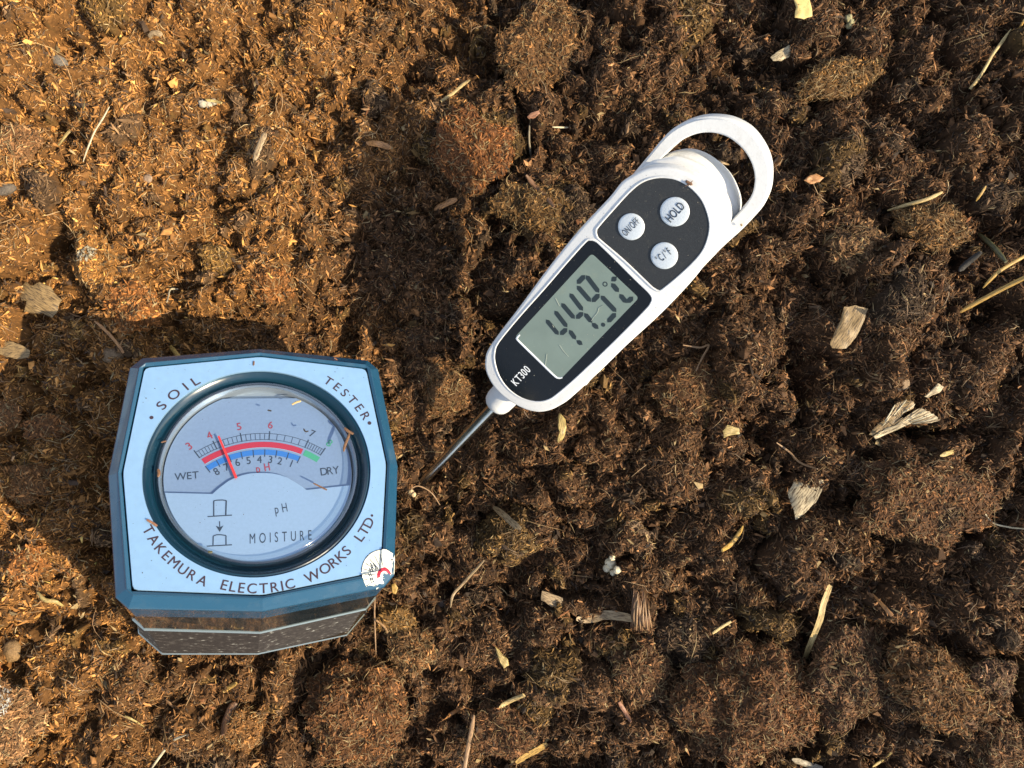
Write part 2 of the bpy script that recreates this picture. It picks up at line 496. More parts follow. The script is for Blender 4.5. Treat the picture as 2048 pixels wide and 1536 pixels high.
def bilin(G, X, Y):
    i = np.clip(np.searchsorted(XS, X) - 1, 0, nx - 2); j = np.clip(np.searchsorted(YS, Y) - 1, 0, ny - 2)
    fx = np.clip((X - XS[i]) / (XS[i + 1] - XS[i]), 0, 1); fy = np.clip((Y - YS[j]) / (YS[j + 1] - YS[j]), 0, 1)
    return (G[j, i] * (1 - fx) + G[j, i + 1] * fx) * (1 - fy) + (G[j + 1, i] * (1 - fx) + G[j + 1, i + 1] * fx) * fy
def hgt(X, Y): return bilin(HG, np.asarray(X, float), np.asarray(Y, float))
def normal_at(X, Y, e=.0009):
    n = np.stack([(hgt(X - e, Y) - hgt(X + e, Y)) / (2 * e), (hgt(X, Y - e) - hgt(X, Y + e)) / (2 * e), np.ones_like(X)], -1)
    return n / np.linalg.norm(n, axis=-1)[:, None]
def ground_px(px, py, lift=0.):
    """point of the soil seen at a pixel"""
    z = 0.
    for _ in range(8):
        x = (px - 1024) / F * (H - z); y = -(py - 768) / F * (H - z)
        z = .5 * z + .5 * (float(hgt(np.array([x]), np.array([y]))[0]) + lift)
    return x, y, z

# sliver templates: small irregular, elongated, angular crumbs
TPL = []
for k in range(14):
    r6 = np.random.default_rng(100 + k)
    a = r6.uniform(0, 2 * math.pi)
    ring = [(r6.uniform(-.35, .35), math.cos(a + t) * r6.uniform(.35, .55), math.sin(a + t) * r6.uniform(.3, .5)) for t in (0, 1.6, 3.1, 4.7)]
    TPL.append(np.array([(-.5, r6.uniform(-.2, .2), r6.uniform(-.2, .2))] + ring + [(.5, r6.uniform(-.2, .2), r6.uniform(-.2, .2))]))
TPL = np.array(TPL)                                     # (14,6,3)
TF = np.array([(0, 2, 1), (0, 3, 2), (0, 4, 3), (0, 1, 4), (5, 1, 2), (5, 2, 3), (5, 3, 4), (5, 4, 1)])

def frames(N, Tdir):
    T = Tdir - N * np.sum(Tdir * N, 1)[:, None]; T /= np.linalg.norm(T, axis=1)[:, None] + 1e-9
    return T, np.cross(N, T)
def slivers(P, N, L, W, col, tilt=.36, r=None, lift=(.0, .0005)):
    r = r or rng; n = len(P)
    T, B = frames(N, r.normal(size=(n, 3)))
    t = np.abs(r.normal(0, tilt, n))[:, None].clip(0, 1.3)
    X = T * np.cos(t) + N * np.sin(t); Z = N * np.cos(t) - T * np.sin(t)
    ro = r.uniform(0, 6.28, n)[:, None]
    Y = B * np.cos(ro) + Z * np.sin(ro); Z = -B * np.sin(ro) + Z * np.cos(ro)
    tp = TPL[r.integers(0, len(TPL), n)]
    th = W * r.uniform(.35, .9, n)
    Vv = (tp[:, :, 0:1] * L[:, None, None] * X[:, None] + tp[:, :, 1:2] * W[:, None, None] * Y[:, None] + tp[:, :, 2:3] * th[:, None, None] * Z[:, None])
    Vv += (P + N * r.uniform(lift[0], lift[1], n)[:, None] + X * (L * .3 * np.sin(t[:, 0]))[:, None])[:, None]
    Fv = TF[None] + (np.arange(n) * 6)[:, None, None]
    return Vv.reshape(-1, 3), Fv.reshape(-1, 3), np.repeat(col, 6, 0)

def strands(P, N, L, W, col, r=None, seg=5, curl=.5, tilt=.25, lift=(.0003, .0010)):
    """curved three-sided fibres"""
    r = r or rng; n = len(P)
    T, B = frames(N, r.normal(size=(n, 3)))
    t = r.normal(.1, tilt, n)[:, None]
    D0 = T * np.cos(t) + N * np.sin(t)
    cv = r.normal(0, curl, n)[:, None]; cv2 = r.normal(0, curl * .9, n)[:, None]
    rings = []
    for s in range(seg):
        u = s / (seg - 1) - .5
        C = P + N * (r.uniform(lift[0], lift[1], n) if s == 0 else 0 * L)[:, None] if False else P
        C = P + D0 * (u * L)[:, None] + B * (cv * (u * u) + cv2 * u ** 3 * 2) * L[:, None] - N * (np.abs(u) * L * .12)[:, None] + N * .0006
        wv = W * (1 - .75 * abs(2 * u) ** 2.5)
        for k in range(3):
            a = k * 2.094
            rings.append(C + (B * math.cos(a) + N * math.sin(a)) * (wv * .5)[:, None])
    Vv = np.stack(rings, 1)                               # n, seg*3, 3
    f = []
    for s in range(seg - 1):
        for k in range(3):
            a, b = s * 3 + k, s * 3 + (k + 1) % 3
            f += [(a, b, b + 3, a + 3)]
    f = np.array(f)
    return Vv.reshape(-1, 3), (f[None] + (np.arange(n) * seg * 3)[:, None, None]).reshape(-1, 4), np.repeat(col, seg * 3, 0)

def crumb_colors(X, Y, r, cid=None):
    n = len(X)
    if cid is None: cid = -np.ones(n, int)
    c = tint(X, Y, cid) * r.lognormal(0, .46, n)[:, None] * 1.08
    d = dryness(X, Y)
    q = r.random(n)[:, None]
    c = np.where(q < .17, DARK * (1 + 1.3 * d[:, None]), c)
    c = np.where((q > .80) & (q < .80 + .06 * d[:, None]), ORANGE * r.uniform(.7, 1.35, (n, 1)), c)
    c = np.where(q > .975, STRAW * r.uniform(.35, .9, (n, 1)), c)
    c = np.where((q > .955) & (q < .960), np.array([.24, .10, .04]) , c)
    return np.clip(c, .008, .7)

def nearest(G, X, Y):
    return G[np.clip(np.searchsorted(YS, Y), 0, ny - 1), np.clip(np.searchsorted(XS, X), 0, nx - 1)]

NS = 620000
X = rng.uniform(-.182, .182, NS); Y = rng.uniform(-.143, .143, NS)
P = np.c_[X, Y, hgt(X, Y)]; N = normal_at(X, Y)
L = rng.lognormal(math.log(.00086), .55, NS).clip(.0003, .0045); W = (L * rng.uniform(.14, .5, NS)).clip(.00013, .0010)
L = L * (1 + .3 * vnoise(X, Y, .009, 88))
Vs, Fs, Cs = slivers(P, N, L, W, crumb_colors(X, Y, rng, nearest(CID, X, Y)))
o = mesh_np('soil_crumbs', Vs, Fs, M['crumb'], color=Cs)
tag(o, kind='stuff')

NC = 15000
X = rng.uniform(-.182, .182, NC); Y = rng.uniform(-.143, .143, NC)
P = np.c_[X, Y, hgt(X, Y)]; N = normal_at(X, Y)
L = rng.lognormal(math.log(.0018), .38, NC).clip(.0009, .0050); W = L * rng.uniform(.35, .95, NC)
Vs, Fs, Cs = slivers(P, N, L, W, crumb_colors(X, Y, rng, nearest(CID, X, Y)) * rng.uniform(.5, 1.05, (NC, 1)), tilt=.4)
o = mesh_np('soil_grains', Vs, Fs, M['crumb'], color=Cs)
tag(o, kind='stuff')

# a thinner, coarser cover of crumbs goes on beyond the edges of the picture
NO = 130000
X = rng.uniform(-.34, .34, NO); Y = rng.uniform(-.30, .30, NO); k = (np.abs(X) > .18) | (np.abs(Y) > .141); X, Y = X[k], Y[k]; NO = len(X)
P = np.c_[X, Y, hgt(X, Y)]; N = normal_at(X, Y)
L = rng.lognormal(math.log(.0018), .5, NO).clip(.0007, .006); W = L * rng.uniform(.2, .6, NO)
Vs, Fs, Cs = slivers(P, N, L, W, crumb_colors(X, Y, rng))
o = mesh_np('soil_crumbs', Vs, Fs, M['crumb'], color=Cs)
tag(o, kind='stuff')

def fibre_colors(X, Y, r):
    n = len(X); q = r.random(n)[:, None]; d = dryness(X, Y)[:, None]
    c = np.where(q < .45, np.array([.20, .115, .055]), np.array([.33, .21, .10]))
    c = np.where(q > .80, STRAW, c)
    c = np.where(q > .93, np.array([.34, .15, .05]), c)
    return c * (.6 + .5 * d) * r.uniform(.55, 1.2, (n, 1))
NF = 36000
X = rng.uniform(-.18, .18, NF); Y = rng.uniform(-.14, .14, NF)
P = np.c_[X, Y, hgt(X, Y)]; N = normal_at(X, Y, .002)
L = rng.lognormal(math.log(.0024), .6, NF).clip(.0008, .014); W = rng.uniform(.00009, .00026, NF)
Vs, Fs, Cs = strands(P, N, L, W, fibre_colors(X, Y, rng))
o = mesh_np('plant_fibres', Vs, Fs, M['fibre'], color=Cs)
tag(o, kind='stuff')


# ------------------------------------------------------------------ clods: lumps that lie loose on the soil
def clod(label, px, py, rx, ry, ang=0, flat=.62, color=None, cat='soil clod', name='soil_clod', hair=1.5, sink=.42, seed=0, cap=None, group='loose clods on the soil'):
    """px,py centre and rx,ry half sizes in photograph pixels"""
    r = np.random.default_rng(500 + seed)
    cx_, cy_, cz = ground_px(px, py)
    b0 = float(base_h(np.array([cx_]), np.array([cy_]))[0])
    k = (H - b0) / F
    a, b = rx * k, ry * k; c = flat * min(a, b) * 1.0
    bm = bmesh.new(); bmesh.ops.create_icosphere(bm, subdivisions=5 if max(rx, ry) > 40 else 4, radius=1)
    V = np.array([v.co for v in bm.verts]); Fc = np.array([[v.index for v in f.verts] for f in bm.faces]); bm.free()
    so = seed * 3.7
    s = np.array([1 + .42 * mnoise.noise(Vector(v * 1.3) + Vector((so, 0, 0))) + .24 * mnoise.noise(Vector(v * 2.9) + Vector((0, so, 0))) + .12 * mnoise.noise(Vector(v * 7) + Vector((0, so, 0))) + .07 * mnoise.noise(Vector(v * 15) + Vector((0, so, 0))) for v in V])
    sz = np.sign(V); V = sz * np.abs(V) ** .88
    V = V * s[:, None] * np.array([a, b, c])
    ca_, sa = math.cos(R_(ang)), math.sin(R_(ang))
    V = np.c_[V[:, 0] * ca_ - V[:, 1] * sa, V[:, 0] * sa + V[:, 1] * ca_, V[:, 2]]
    if color is None: color = tint(np.array([cx_]), np.array([cy_]), np.array([-1]))[0]
    color = (.62 * np.array(color) + .38 * tint(np.array([cx_]), np.array([cy_]), np.array([-1]))[0]) * np.array([.96, .76, .56])
    blotch = lambda P_: np.array([1 + .55 * mnoise.noise(Vector(p / max(a, b) * 2.2) + Vector((so, 5, 1))) for p in P_])[:, None]
    # face sampling
    A, B_, C_ = V[Fc[:, 0]], V[Fc[:, 1]], V[Fc[:, 2]]
    fn = np.cross(B_ - A, C_ - A); ar = np.linalg.norm(fn, axis=1) / 2; fn /= (2 * ar[:, None] + 1e-15)
    up = fn[:, 2] > -.35
    pr = ar * up; tot = pr.sum(); pr /= tot
    n = int(min(9000, tot * 1e6 * 4.2))
    fi = r.choice(len(Fc), n, p=pr); u = r.random((n, 2)); u = np.where(u.sum(1)[:, None] > 1, 1 - u, u)
    Pp = A[fi] + (B_ - A)[fi] * u[:, :1] + (C_ - A)[fi] * u[:, 1:]
    Nn = fn[fi]
    L = r.lognormal(math.log(.0009), .52, n).clip(.0003, .0038); W = (L * r.uniform(.2, .6, n)).clip(.00015, .0010)
    cc = color * r.lognormal(0, .45, n)[:, None] * 1.15 * blotch(Pp)
    q = r.random(n)[:, None]; cc = np.where(q > .95, STRAW * r.uniform(.35, .8, (n, 1)) * (.5 + color.mean() * 4), cc); cc = np.where(q < .06, DARK, cc)
    if cap is not None:
        d = np.linalg.norm(Pp - np.array([cap[0] * a, cap[1] * b, c]), axis=1) < cap[2] * a
        cc = np.where(d[:, None], np.array(cap[3]) * r.uniform(.7, 1.2, (n, 1)), cc)
    V1, F1, C1 = slivers(Pp, Nn, L, W, cc, tilt=.26, r=r, lift=(-.0001, .0002))
    nf = int(n * .07 * hair)
    fi = r.choice(len(Fc), nf, p=pr)
    Pf = A[fi]; Lf = r.lognormal(math.log(.0023), .4, nf).clip(.001, .006); Wf = r.uniform(.00009, .0002, nf)
    fc = np.where(r.random(nf)[:, None] < .5, STRAW, np.array([.3, .18, .08])) * r.uniform(.35, .95, (nf, 1)) * min(1, .55 + color.mean() * 4)
    V2, F2, C2 = strands(Pf, fn[fi], Lf, Wf, fc, r=r)
    F2 = np.r_[F2[:, :3], F2[:, [0, 2, 3]]]
    V = V * .985
    VV = np.r_[V, V1, V2]; FF = np.r_[Fc, F1 + len(V), F2 + len(V) + len(V1)]
    CC = np.r_[np.tile(color * .6, (len(V), 1)), C1, C2]
    o = mesh_np(name, VV, FF, M['crumb'], color=np.clip(CC, .006, .8))
    o.location = (cx_, cy_, b0 - .0012 + c * (1 - 2 * sink))
    tag(o, label, cat, group)
    return o

# ------------------------------------------------------------------ soil tester
TR = np.array([[0.9459611, -0.1383369, 0.2932924], [0.0005007, 0.9050638, 0.4252756], [-0.3242797, -0.4021473, 0.8562244]])
TF_ = Frame(TR, (-0.0571343, -0.0191867, H - 0.18))
tester = empty('soil_tester', 'blue soil tester with pale square face plate and round needle dial, stuck in the soil', 'soil tester', TF_.M)

def octo(P, Q, b):
    """square with blunted corners (P,Q)/(Q,P) and each side bent outwards to b at its middle"""
    pts = []
    for k in range(4):
        c, s = [(1, 0), (0, 1), (-1, 0), (0, -1)][k]
        for u, v in ((b, 0), (P, Q), (Q, P)):
            pts.append((u * c - v * s, u * s + v * c))
    return pts
def fillet(pts, r, n=5):
    out = []; N = len(pts)
    for i in range(N):
        p0, p1, p2 = map(np.array, (pts[i - 1], pts[i], pts[(i + 1) % N]))
        a = (p0 - p1) / np.linalg.norm(p0 - p1); b = (p2 - p1) / np.linalg.norm(p2 - p1)
        t = min(r, np.linalg.norm(p0 - p1) * .45, np.linalg.norm(p2 - p1) * .45)
        for k in range(n):
            u = k / (n - 1); out.append(tuple((p1 + a * t) * (1 - u) ** 2 + 2 * p1 * u * (1 - u) + (p1 + b * t) * u * u))
    return out
# outer housing: lip, bevel, widest rim, then the smoky body and the ribbed part
ridge = octo(.02655, .0252, .02955); rim = octo(.02874, .0262, .03165)
seam = octo(.0285, .0259, .0318); foot = octo(.0302, .0243, .0328)
plate_out = octo(.02536, .02536, .02852)
plate_out = [p for i, p in enumerate(plate_out) if i % 3 != 2]
plate_f = fillet(plate_out, .0011, 6)
def resample(pts, n):
    """outline as n points by polar angle, so that rings of different outlines loft cleanly"""
    P = np.array(pts); out = []
    for i in range(n):
        t = 2 * math.pi * i / n; d = np.array([math.cos(t), math.sin(t)]); best = 0
        for j in range(len(P)):
            a, b = P[j], P[(j + 1) % len(P)]; e = b - a
            den = d[0] * -e[1] + d[1] * e[0]
            if abs(den) < 1e-12: continue
            k = (a[0] * -e[1] + a[1] * e[0]) / den; u = (d[0] * a[1] - d[1] * a[0]) / den
            u = (np.cross(np.append(a, 0), np.append(d, 0))[2]) / (np.cross(np.append(d, 0), np.append(e, 0))[2])
            if k > 0 and -1e-6 <= u <= 1 + 1e-6: best = max(best, k)
        out.append(tuple(d * best))
    return out
bm = bmesh.new()
NR = 12
lipo = inset(ridge, .0002)
rings = [([p for p in octo(.0256, .0254, .0288)], -.0012), (octo(.0256, .0254, .0288), .0002), (lipo, .0005), (inset(ridge, .00005), .0004), (ridge, .00015), (inset(rim, .0002), -.0016), (rim, -.0020), (inset(rim, .0001), -.0036)]
loft(bm, rings, False, False)
o = obj_bm('bezel', bm, M['tblue'], tester, recalc=True)
mod = o.modifiers.new('b', 'BEVEL'); mod.width = .00025; mod.segments = 2; mod.limit_method = 'ANGLE'; mod.angle_limit = R_(12)
bm = bmesh.new()
loft(bm, [(inset(rim, .0002), -.0036), (inset(rim, .0004), -.0130)], False, False)
o = obj_bm('collar_band', bm, M['tblue'], tester)
bm = bmesh.new()
loft(bm, [(inset(rim, .0004), -.0130), (inset(seam, .0001), -.0300)], False, False)
obj_bm('body', bm, M['tdark'], tester)
bm = bmesh.new()
loft(bm, [(inset(seam, .0001), -.0300), (inset(seam, -.0002), -.0304), (inset(seam, -.0001), -.0314), (inset(seam, .0004), -.0318)], False, False)
obj_bm('seam_rim', bm, M['edge'], tester)
rg = []
S0, S1 = np.array(inset(seam, .0004)), np.array(foot)
nr = 14
for k in range(nr):
    for (t, dd) in ((0, 0.), (.45, .0007), (.55, .0007)):
        u = (k + t) / nr; rg.append((inset([tuple(q) for q in S0 * (1 - u) + S1 * u], dd), -.0318 - .0282 * u))
rg.append((foot, -.0600))
bm = bmesh.new(); loft(bm, rg, False, False)
obj_bm('ribbed_skirt', bm, M['rib'], tester)
bm = bmesh.new()
loft(bm, [(foot, -.0600), (inset(foot, -.0003), -.0603), (inset(foot, -.0002), -.0615), (inset(foot, .0012), -.0620)], False, True)
obj_bm('foot_rim', bm, M['edge'], tester)

# face plate with the round opening
HR = .02475
NP_ = 288
outer = resample(plate_f, NP_); hole = circle(HR, NP_)
bm = bmesh.new()
loft(bm, [(outer, -.0009), (outer, -.00012), (inset(outer, .0001), .0), (hole, .0), (circle(HR - .00008, NP_), -.0006)])
obj_bm('face_plate', bm, M['alu'], tester)
# recessed ring round the lens
revolve('lens_surround', [(HR, -.0005), (HR - .0006, -.0002), (HR - .0012, -.0006), (.0226, -.0022), (.0218, -.0026), (.0214, -.0024)], M['tring'], tester)
revolve('cup', [(.0216, -.0015), (.0213, -.0024), (.0209, -.0046)], M['cup'], tester)
# clear lens: raised rim and flat window
revolve('lens_rim', [(.0222, -.0024), (.0221, -.0010), (.0217, -.0004), (.0213, -.00035), (.0210, -.0008), (.0209, -.0012)], M['glassrim'], tester)
bm = bmesh.new(); loft(bm, [(circle(.0209, 128), -.0011), (circle(.0206, 128), -.0007), (circle(.0202, 128), -.0006)], False, True)
auto_smooth(obj_bm('lens', bm, M['clear'], tester, recalc=False), 50)

WD = -.0034          # dial face
WC = -.0028          # cover plate over the lower half
r_d = .0207
# dial face, cut straight across its top
vt = TF_.un(515, 797, WD)[1]
bm = bmesh.new()
pts = [(r_d * math.cos(t), min(vt, r_d * math.sin(t))) for t in np.linspace(0, 2 * math.pi, 120, endpoint=False)]
bm.faces.new([bm.verts.new((u, v, WD)) for u, v in pts])
o = obj_bm('dial_face', bm, M['dial'], tester)
bm = bmesh.new()
bm.faces.new([bm.verts.new((u, v, -.0046)) for u, v in circle(.0211, 96)])
obj_bm('cup_floor', bm, M['cup'], tester)
cov = TF_.uns([(300, 992), (425, 988), (437, 977), (457, 962), (471, 955), (486, 950), (500, 947), (515, 946), (530, 946), (545, 947), (560, 950), (574, 955), (593, 966), (604, 973), (613, 980), (725, 974)], WC)
aL = math.atan2(cov[0][1], cov[0][0]); aR = math.atan2(cov[-1][1], cov[-1][0])
aL = aL if aL > 0 else aL + 2 * math.pi
arc_ = [(.0206 * math.cos(t), .0206 * math.sin(t)) for t in np.linspace(aR, aL - 2 * math.pi, 60)]
covp = cov[1:-1] + arc_
slab('cover_plate', covp, WC - .0003, WC, M['dialc'], tester)

# printing
W1 = WD + .00006
def fitc(pts):
    A = np.array([[2 * x, 2 * y, 1] for x, y in pts]); b = np.array([x * x + y * y for x, y in pts])
    s = np.linalg.lstsq(A, b, rcond=None)[0]
    return (s[0], s[1]), math.sqrt(s[2] + s[0] ** 2 + s[1] ** 2)
z5 = lambda x, y: (320 + x / 5.12, 780 + y / 5.12)
sc_o = TF_.uns([z5(*p) for p in ((370, 640), (545, 545), (700, 490), (825, 460), (960, 448), (1120, 448), (1350, 487), (1515, 530), (1680, 610))], W1)
dc, ro = fitc(sc_o)
def rad(pts): return float(np.mean([math.hypot(u - dc[0], v - dc[1]) for u, v in TF_.uns([z5(*p) for p in pts], W1)]))
def ang(p): u, v = TF_.un(*z5(*p), W1); return math.atan2(v - dc[1], u - dc[0])
ri = rad([(400, 705), (640, 582), (830, 525), (1120, 508), (1490, 582)])
rr0 = rad([(410, 722), (860, 548), (1080, 530), (1300, 550)]); rr1 = rad([(443, 770), (860, 608), (1080, 592), (1450, 660)])
rb0 = rad([(470, 785), (830, 632), (1080, 607), (1320, 640)]); rb1 = rad([(500, 830), (840, 690), (1080, 668), (1420, 722)])
pr = Print()
A0, A1 = ang((370, 640)), ang((1680, 610))
lw = .00011
pr.arc(dc, ro - lw / 2, ro + lw / 2, A0, A1, W1, 0)
pr.arc(dc, ri - lw / 2, ri + lw / 2, A0, A1, W1, 0)
pr.arc(dc, rr1, rr0, A0, ang((1455, 632)), W1, 1)
pr.arc(dc, rr1 - .00012, rr1 + .00004, A0, ang((1455, 632)), W1 + .00002, 4)
pr.arc(dc, rb1, rb0, ang((478, 800)), ang((1436, 690)), W1, 2)
pr.arc(dc, rr1, rr0, ang((1475, 640)), ang((1625, 710)), W1, 3)
maj = [(358, 632), (553, 545), (826, 460), (1122, 448), (1512, 530), (1684, 608)]
am = [ang(p) for p in maj]; nsub = [6, 6, 6, 5, 7]
for i, a in enumerate(am):
    d = (math.cos(a), math.sin(a))
    pr.line((dc[0] + d[0] * (ri - .0001), dc[1] + d[1] * (ri - .0001)), (dc[0] + d[0] * (ro + .0006), dc[1] + d[1] * (ro + .0006)), .00024, W1 + .00001, 0)
    if i < 5:
        for k in range(1, nsub[i]):
            b = a + (am[i + 1] - a) * k / nsub[i]; d = (math.cos(b), math.sin(b))
            pr.line((dc[0] + d[0] * ri, dc[1] + d[1] * ri), (dc[0] + d[0] * ro, dc[1] + d[1] * ro), .00011, W1 + .00001, 0)
for p in ((468, 785), (578, 722), (705, 672), (828, 634), (952, 612), (1075, 606), (1198, 616), (1318, 640), (1438, 680)):
    b = ang(p); d = (math.cos(b), math.sin(b))
    pr.line((dc[0] + d[0] * (rb1 - .0005), dc[1] + d[1] * (rb1 - .0005)), (dc[0] + d[0] * rb0, dc[1] + d[1] * rb0), .0002, W1 + .00003, 0)
PM = [M['inkb'], M['inkred'], M['inkblue'], M['inkgreen'], M['dialc'], M['inktxt']]
def upat(px, py, sg=1):
    u, v = TF_.un(px, py, W1); d = np.array([u - dc[0], v - dc[1]]); return tuple(d / np.linalg.norm(d))
PXL = .0001155
for ch, x, y, mi in (('3', 378, 892, 5), ('4', 419, 871, 5), ('5', 478, 853, 5), ('6', 541, 850, 5), ('7', 625, 867, 0), ('8', 659, 886, 3)):
    pr.glyph(ch, TF_.un(x, y, W1), upat(x, y), 15.5 * PXL, W1, .95, .01, mi)
for ch, x, y in (('8', 433, 943), ('7', 453, 934), ('6', 475, 925), ('5', 497, 921), ('4', 519, 919), ('3', 541, 919), ('2', 560, 922), ('1', 583, 927)):
    pr.glyph(ch, TF_.un(x, y, W1), upat(x, y), 15.0 * PXL, W1, .9, .004, 0)
pr.text(TF_, 'WET', (361, 953), (391, 950), 16, W1, .95, .004, 0)
pr.text(TF_, 'DRY', (648, 943), (672, 940), 16, W1, .92, .004, 0)
pr.text(TF_, 'pH', (516, 937), (534, 934), 17, W1, .72, .012, 5)
pr.build('scale_print', PM, tester)

W2 = WC + .00006
pr = Print()
pr.text(TF_, 'pH', (553, 1018), (569, 1015), 19, W2, .62, .0, 0)
pr.text(TF_, 'MOISTURE', (505, 1077), (620, 1070), 21, W2, .56, .0, 0)
def pl(pts, t=.00022):
    q = TF_.uns(pts, W2)
    for a, b in zip(q[:-1], q[1:]): pr.line(a, b, t, W2 + .00001)
pl([(427.5, 1031.5), (427.5, 1002)], .00026); pl([(427, 1002), (433, 1000.4), (445, 1000), (452.5, 1001)]); pl([(452.5, 1001), (451.5, 1030)], .0003); pl([(415, 1033.2), (464, 1030.2)])
pl([(426, 1090.5), (426.5, 1072)], .00024); pl([(426.5, 1072), (433, 1069.6), (441, 1069.4), (452, 1071)]); pl([(452, 1071), (452, 1089.5)], .00024); pl([(413.5, 1092.4), (464, 1089.6)])
pl([(439.2, 1042.5), (439.5, 1054)], .0002)
pr.poly(TF_.uns([(431.5, 1051.5), (439.4, 1064), (447, 1051), (439.4, 1054.5)], W2), W2 + .00001)
pr.build('cover_print', [M['inkb']], tester)

# needle
bm = bmesh.new()
a = np.array(TF_.un(437, 872, WD + .0011)); b = np.array(TF_.un(472.5, 956, WD + .0011)); d = (b - a) / np.linalg.norm(b - a); n_ = np.array([-d[1], d[0]])
loft(bm, [([tuple(a + n_ * .00022), tuple(a - n_ * .00022), tuple(b - n_ * .00029), tuple(b + n_ * .00029)], w_) for w_ in (WD + .0009, WD + .0011)], True, True)
obj_bm('needle', bm, M['needle'], tester)

# lettering on the plate
WP = .00005
pr = Print()
def polar(px, py):
    u, v = TF_.un(px, py, WP); return math.atan2(v, u), math.hypot(u, v)
def arctext(txt, p0, p1, hpx, sx, bold, bottom=False):
    (t0, r0), (t1, r1) = polar(*p0), polar(*p1)
    if bottom:
        if t0 > 0: t0 -= 2 * math.pi
    h = hpx * PXL; wd = []
    for ch in txt:
        V_, _ = glyph(ch, bold); wd.append(V_[:, 0].max() - V_[:, 0].min())
    k = h / capheight() * sx; rm = .5 * (r0 + r1); L = abs(t1 - t0) * rm
    pos = [0.]
    for i in range(1, len(txt)): pos.append(pos[-1] + (wd[i - 1] + wd[i]) * .5 * k)
    ex = (L - pos[-1]) / max(1, len(txt) - 1); sg = 1 if t1 > t0 else -1
    for i, ch in enumerate(txt):
        f_ = (pos[i] + ex * i) / L if L > 0 else 0
        t = t0 + sg * L * f_ / rm; r = r0 + (r1 - r0) * f_
        up = (math.cos(t), math.sin(t)) if not bottom else (-math.cos(t), -math.sin(t))
        pr.glyph(ch, (r * math.cos(t), r * math.sin(t)), up, h, WP, sx, bold, 0)
arctext('SOIL', (323, 811), (391, 762), 18.5, 1.15, .016)
pr.poly(circle(.00042, 20, TF_.un(303, 835, WP)), WP)
pr.build('plate_lettering', [M['ink']], tester)
pr = Print()
arctext('TESTER', (657, 762), (731, 832), 18.5, 1.0, .016)
for x, y, r in ((739, 846, .00046),):
    pr.poly(circle(r, 20, TF_.un(x, y, WP)), WP)
pr.build('plate_lettering', [M['ink']], tester)
pr = Print()
arctext('TAKEMURA', (297, 1060), (405, 1161), 17.5, .98, .016, True)
arctext('ELECTRIC', (449, 1170), (580, 1168), 18, 1.0, .016, True)
arctext('WORKS', (625, 1152), (693, 1101), 19, 1.0, .016, True)
arctext('LTD', (719, 1074), (737, 1045), 19, 1.05, .016, True)
for x, y, r in ((744, 1031, .00030),):
    pr.poly(circle(r, 20, TF_.un(x, y, WP)), WP)
pr.build('maker_lettering', [M['ink']], tester)

# worn scale sticker folded over the corner: draped along the housing's own normal
dg = bpy.context.evaluated_depsgraph_get()
def shape_h(u, v):
    """height of the plate / lip / bevel / wall surface under (u,v)"""
    def g_(poly):
        m_ = 1e9; P_ = poly
        for i in range(len(P_)):
            a, b = np.array(P_[i]), np.array(P_[(i + 1) % len(P_)]); e = b - a; n_ = np.array([-e[1], e[0]]) / np.linalg.norm(e)
            m_ = min(m_, float((np.array([u, v]) - a) @ n_))
        return m_
    if g_(outer_c) > 0: return .00002
    dr = g_(ridge)
    if dr > 0: return .00052
    dm = g_(rim)
    if dm > 0:
        return .00015 + (-.0020 - .00015) * (-dr) / max(1e-9, (-dr + dm)) + .0001
    return -.0020 + dm * 12
outer_c = plate_out
sc_c = np.array(TF_.un(766, 1141, 0)); SR = .00485
bm = bmesh.new(); n_ = 120; grid = {}
rs = random.Random(5)
def inkof(q):
    x, y = (q - sc_c) / SR; r = math.hypot(x, y); t = math.degrees(math.atan2(y, x))
    jag = .03 * mnoise.noise(Vector((x * 9, y * 9, 1))) + .02 * mnoise.noise(Vector((x * 25, y * 25, 1)))
    if r > 1 + jag * .6: return None
    # torn away patch at the lower right and a second rip
    if x > -.02 + jag * 3 and y < -.16 + .1 * abs(x - .3) + jag * 3 and x + .35 * y < .66 and not (y < -.90): return None
    if -.75 < x < -.30 and y < -.62 + jag * 3: return None
    if abs(y + .70 - x * .3) < .05 + jag and x > -.5: return None
    if r > .965 and t > 60: return 1
    rc = math.hypot(x - .05, y + .25)
    tc_ = math.degrees(math.atan2(y + .25, x - .05)) % 360
    if .20 < rc < .37 and 15 < tc_ < 195: return 2
    if .45 < rc < 1.05 and 85 < tc_ < 215:
        if abs((tc_ % 15) - 7.5) < .95 / rc + .1: return 1
    for cx__, cy__, s_ in ((-.45, .28, .13), (-.55, .08, .10), (-.30, .12, .07), (-.62, -.18, .09), (-.55, -.38, .09), (.5, .52, .08), (-.35, -.60, .07)):
        dx, dy = (x - cx__) / s_, (y - cy__) / s_
        if abs(dx) < 1 and abs(dy) < 1 and (abs(abs(dx + .4 * dy) - .5) < .25 or abs(dy) < .18): return 1
    return 0
for i in range(n_ + 1):
    for j in range(n_ + 1):
        q = sc_c + np.array([(i / n_ * 2 - 1) * SR * 1.05, (j / n_ * 2 - 1) * SR * 1.05])
        grid[i, j] = (q, None)
vv = {}
def gv(i, j):
    if (i, j) not in vv:
        q = grid[i, j][0]; vv[i, j] = bm.verts.new((q[0], q[1], shape_h(q[0], q[1]) + .00008 + .00006 * mnoise.noise(Vector((q[0] * 900, q[1] * 900, 0)))))
    return vv[i, j]
for i in range(n_):
    for j in range(n_):
        q = .5 * (grid[i, j][0] + grid[i + 1, j + 1][0]); k = inkof(q)
        if k is None or shape_h(*q) < -.0024: continue
        f = bm.faces.new((gv(i, j), gv(i + 1, j), gv(i + 1, j + 1), gv(i, j + 1))); f.material_index = k
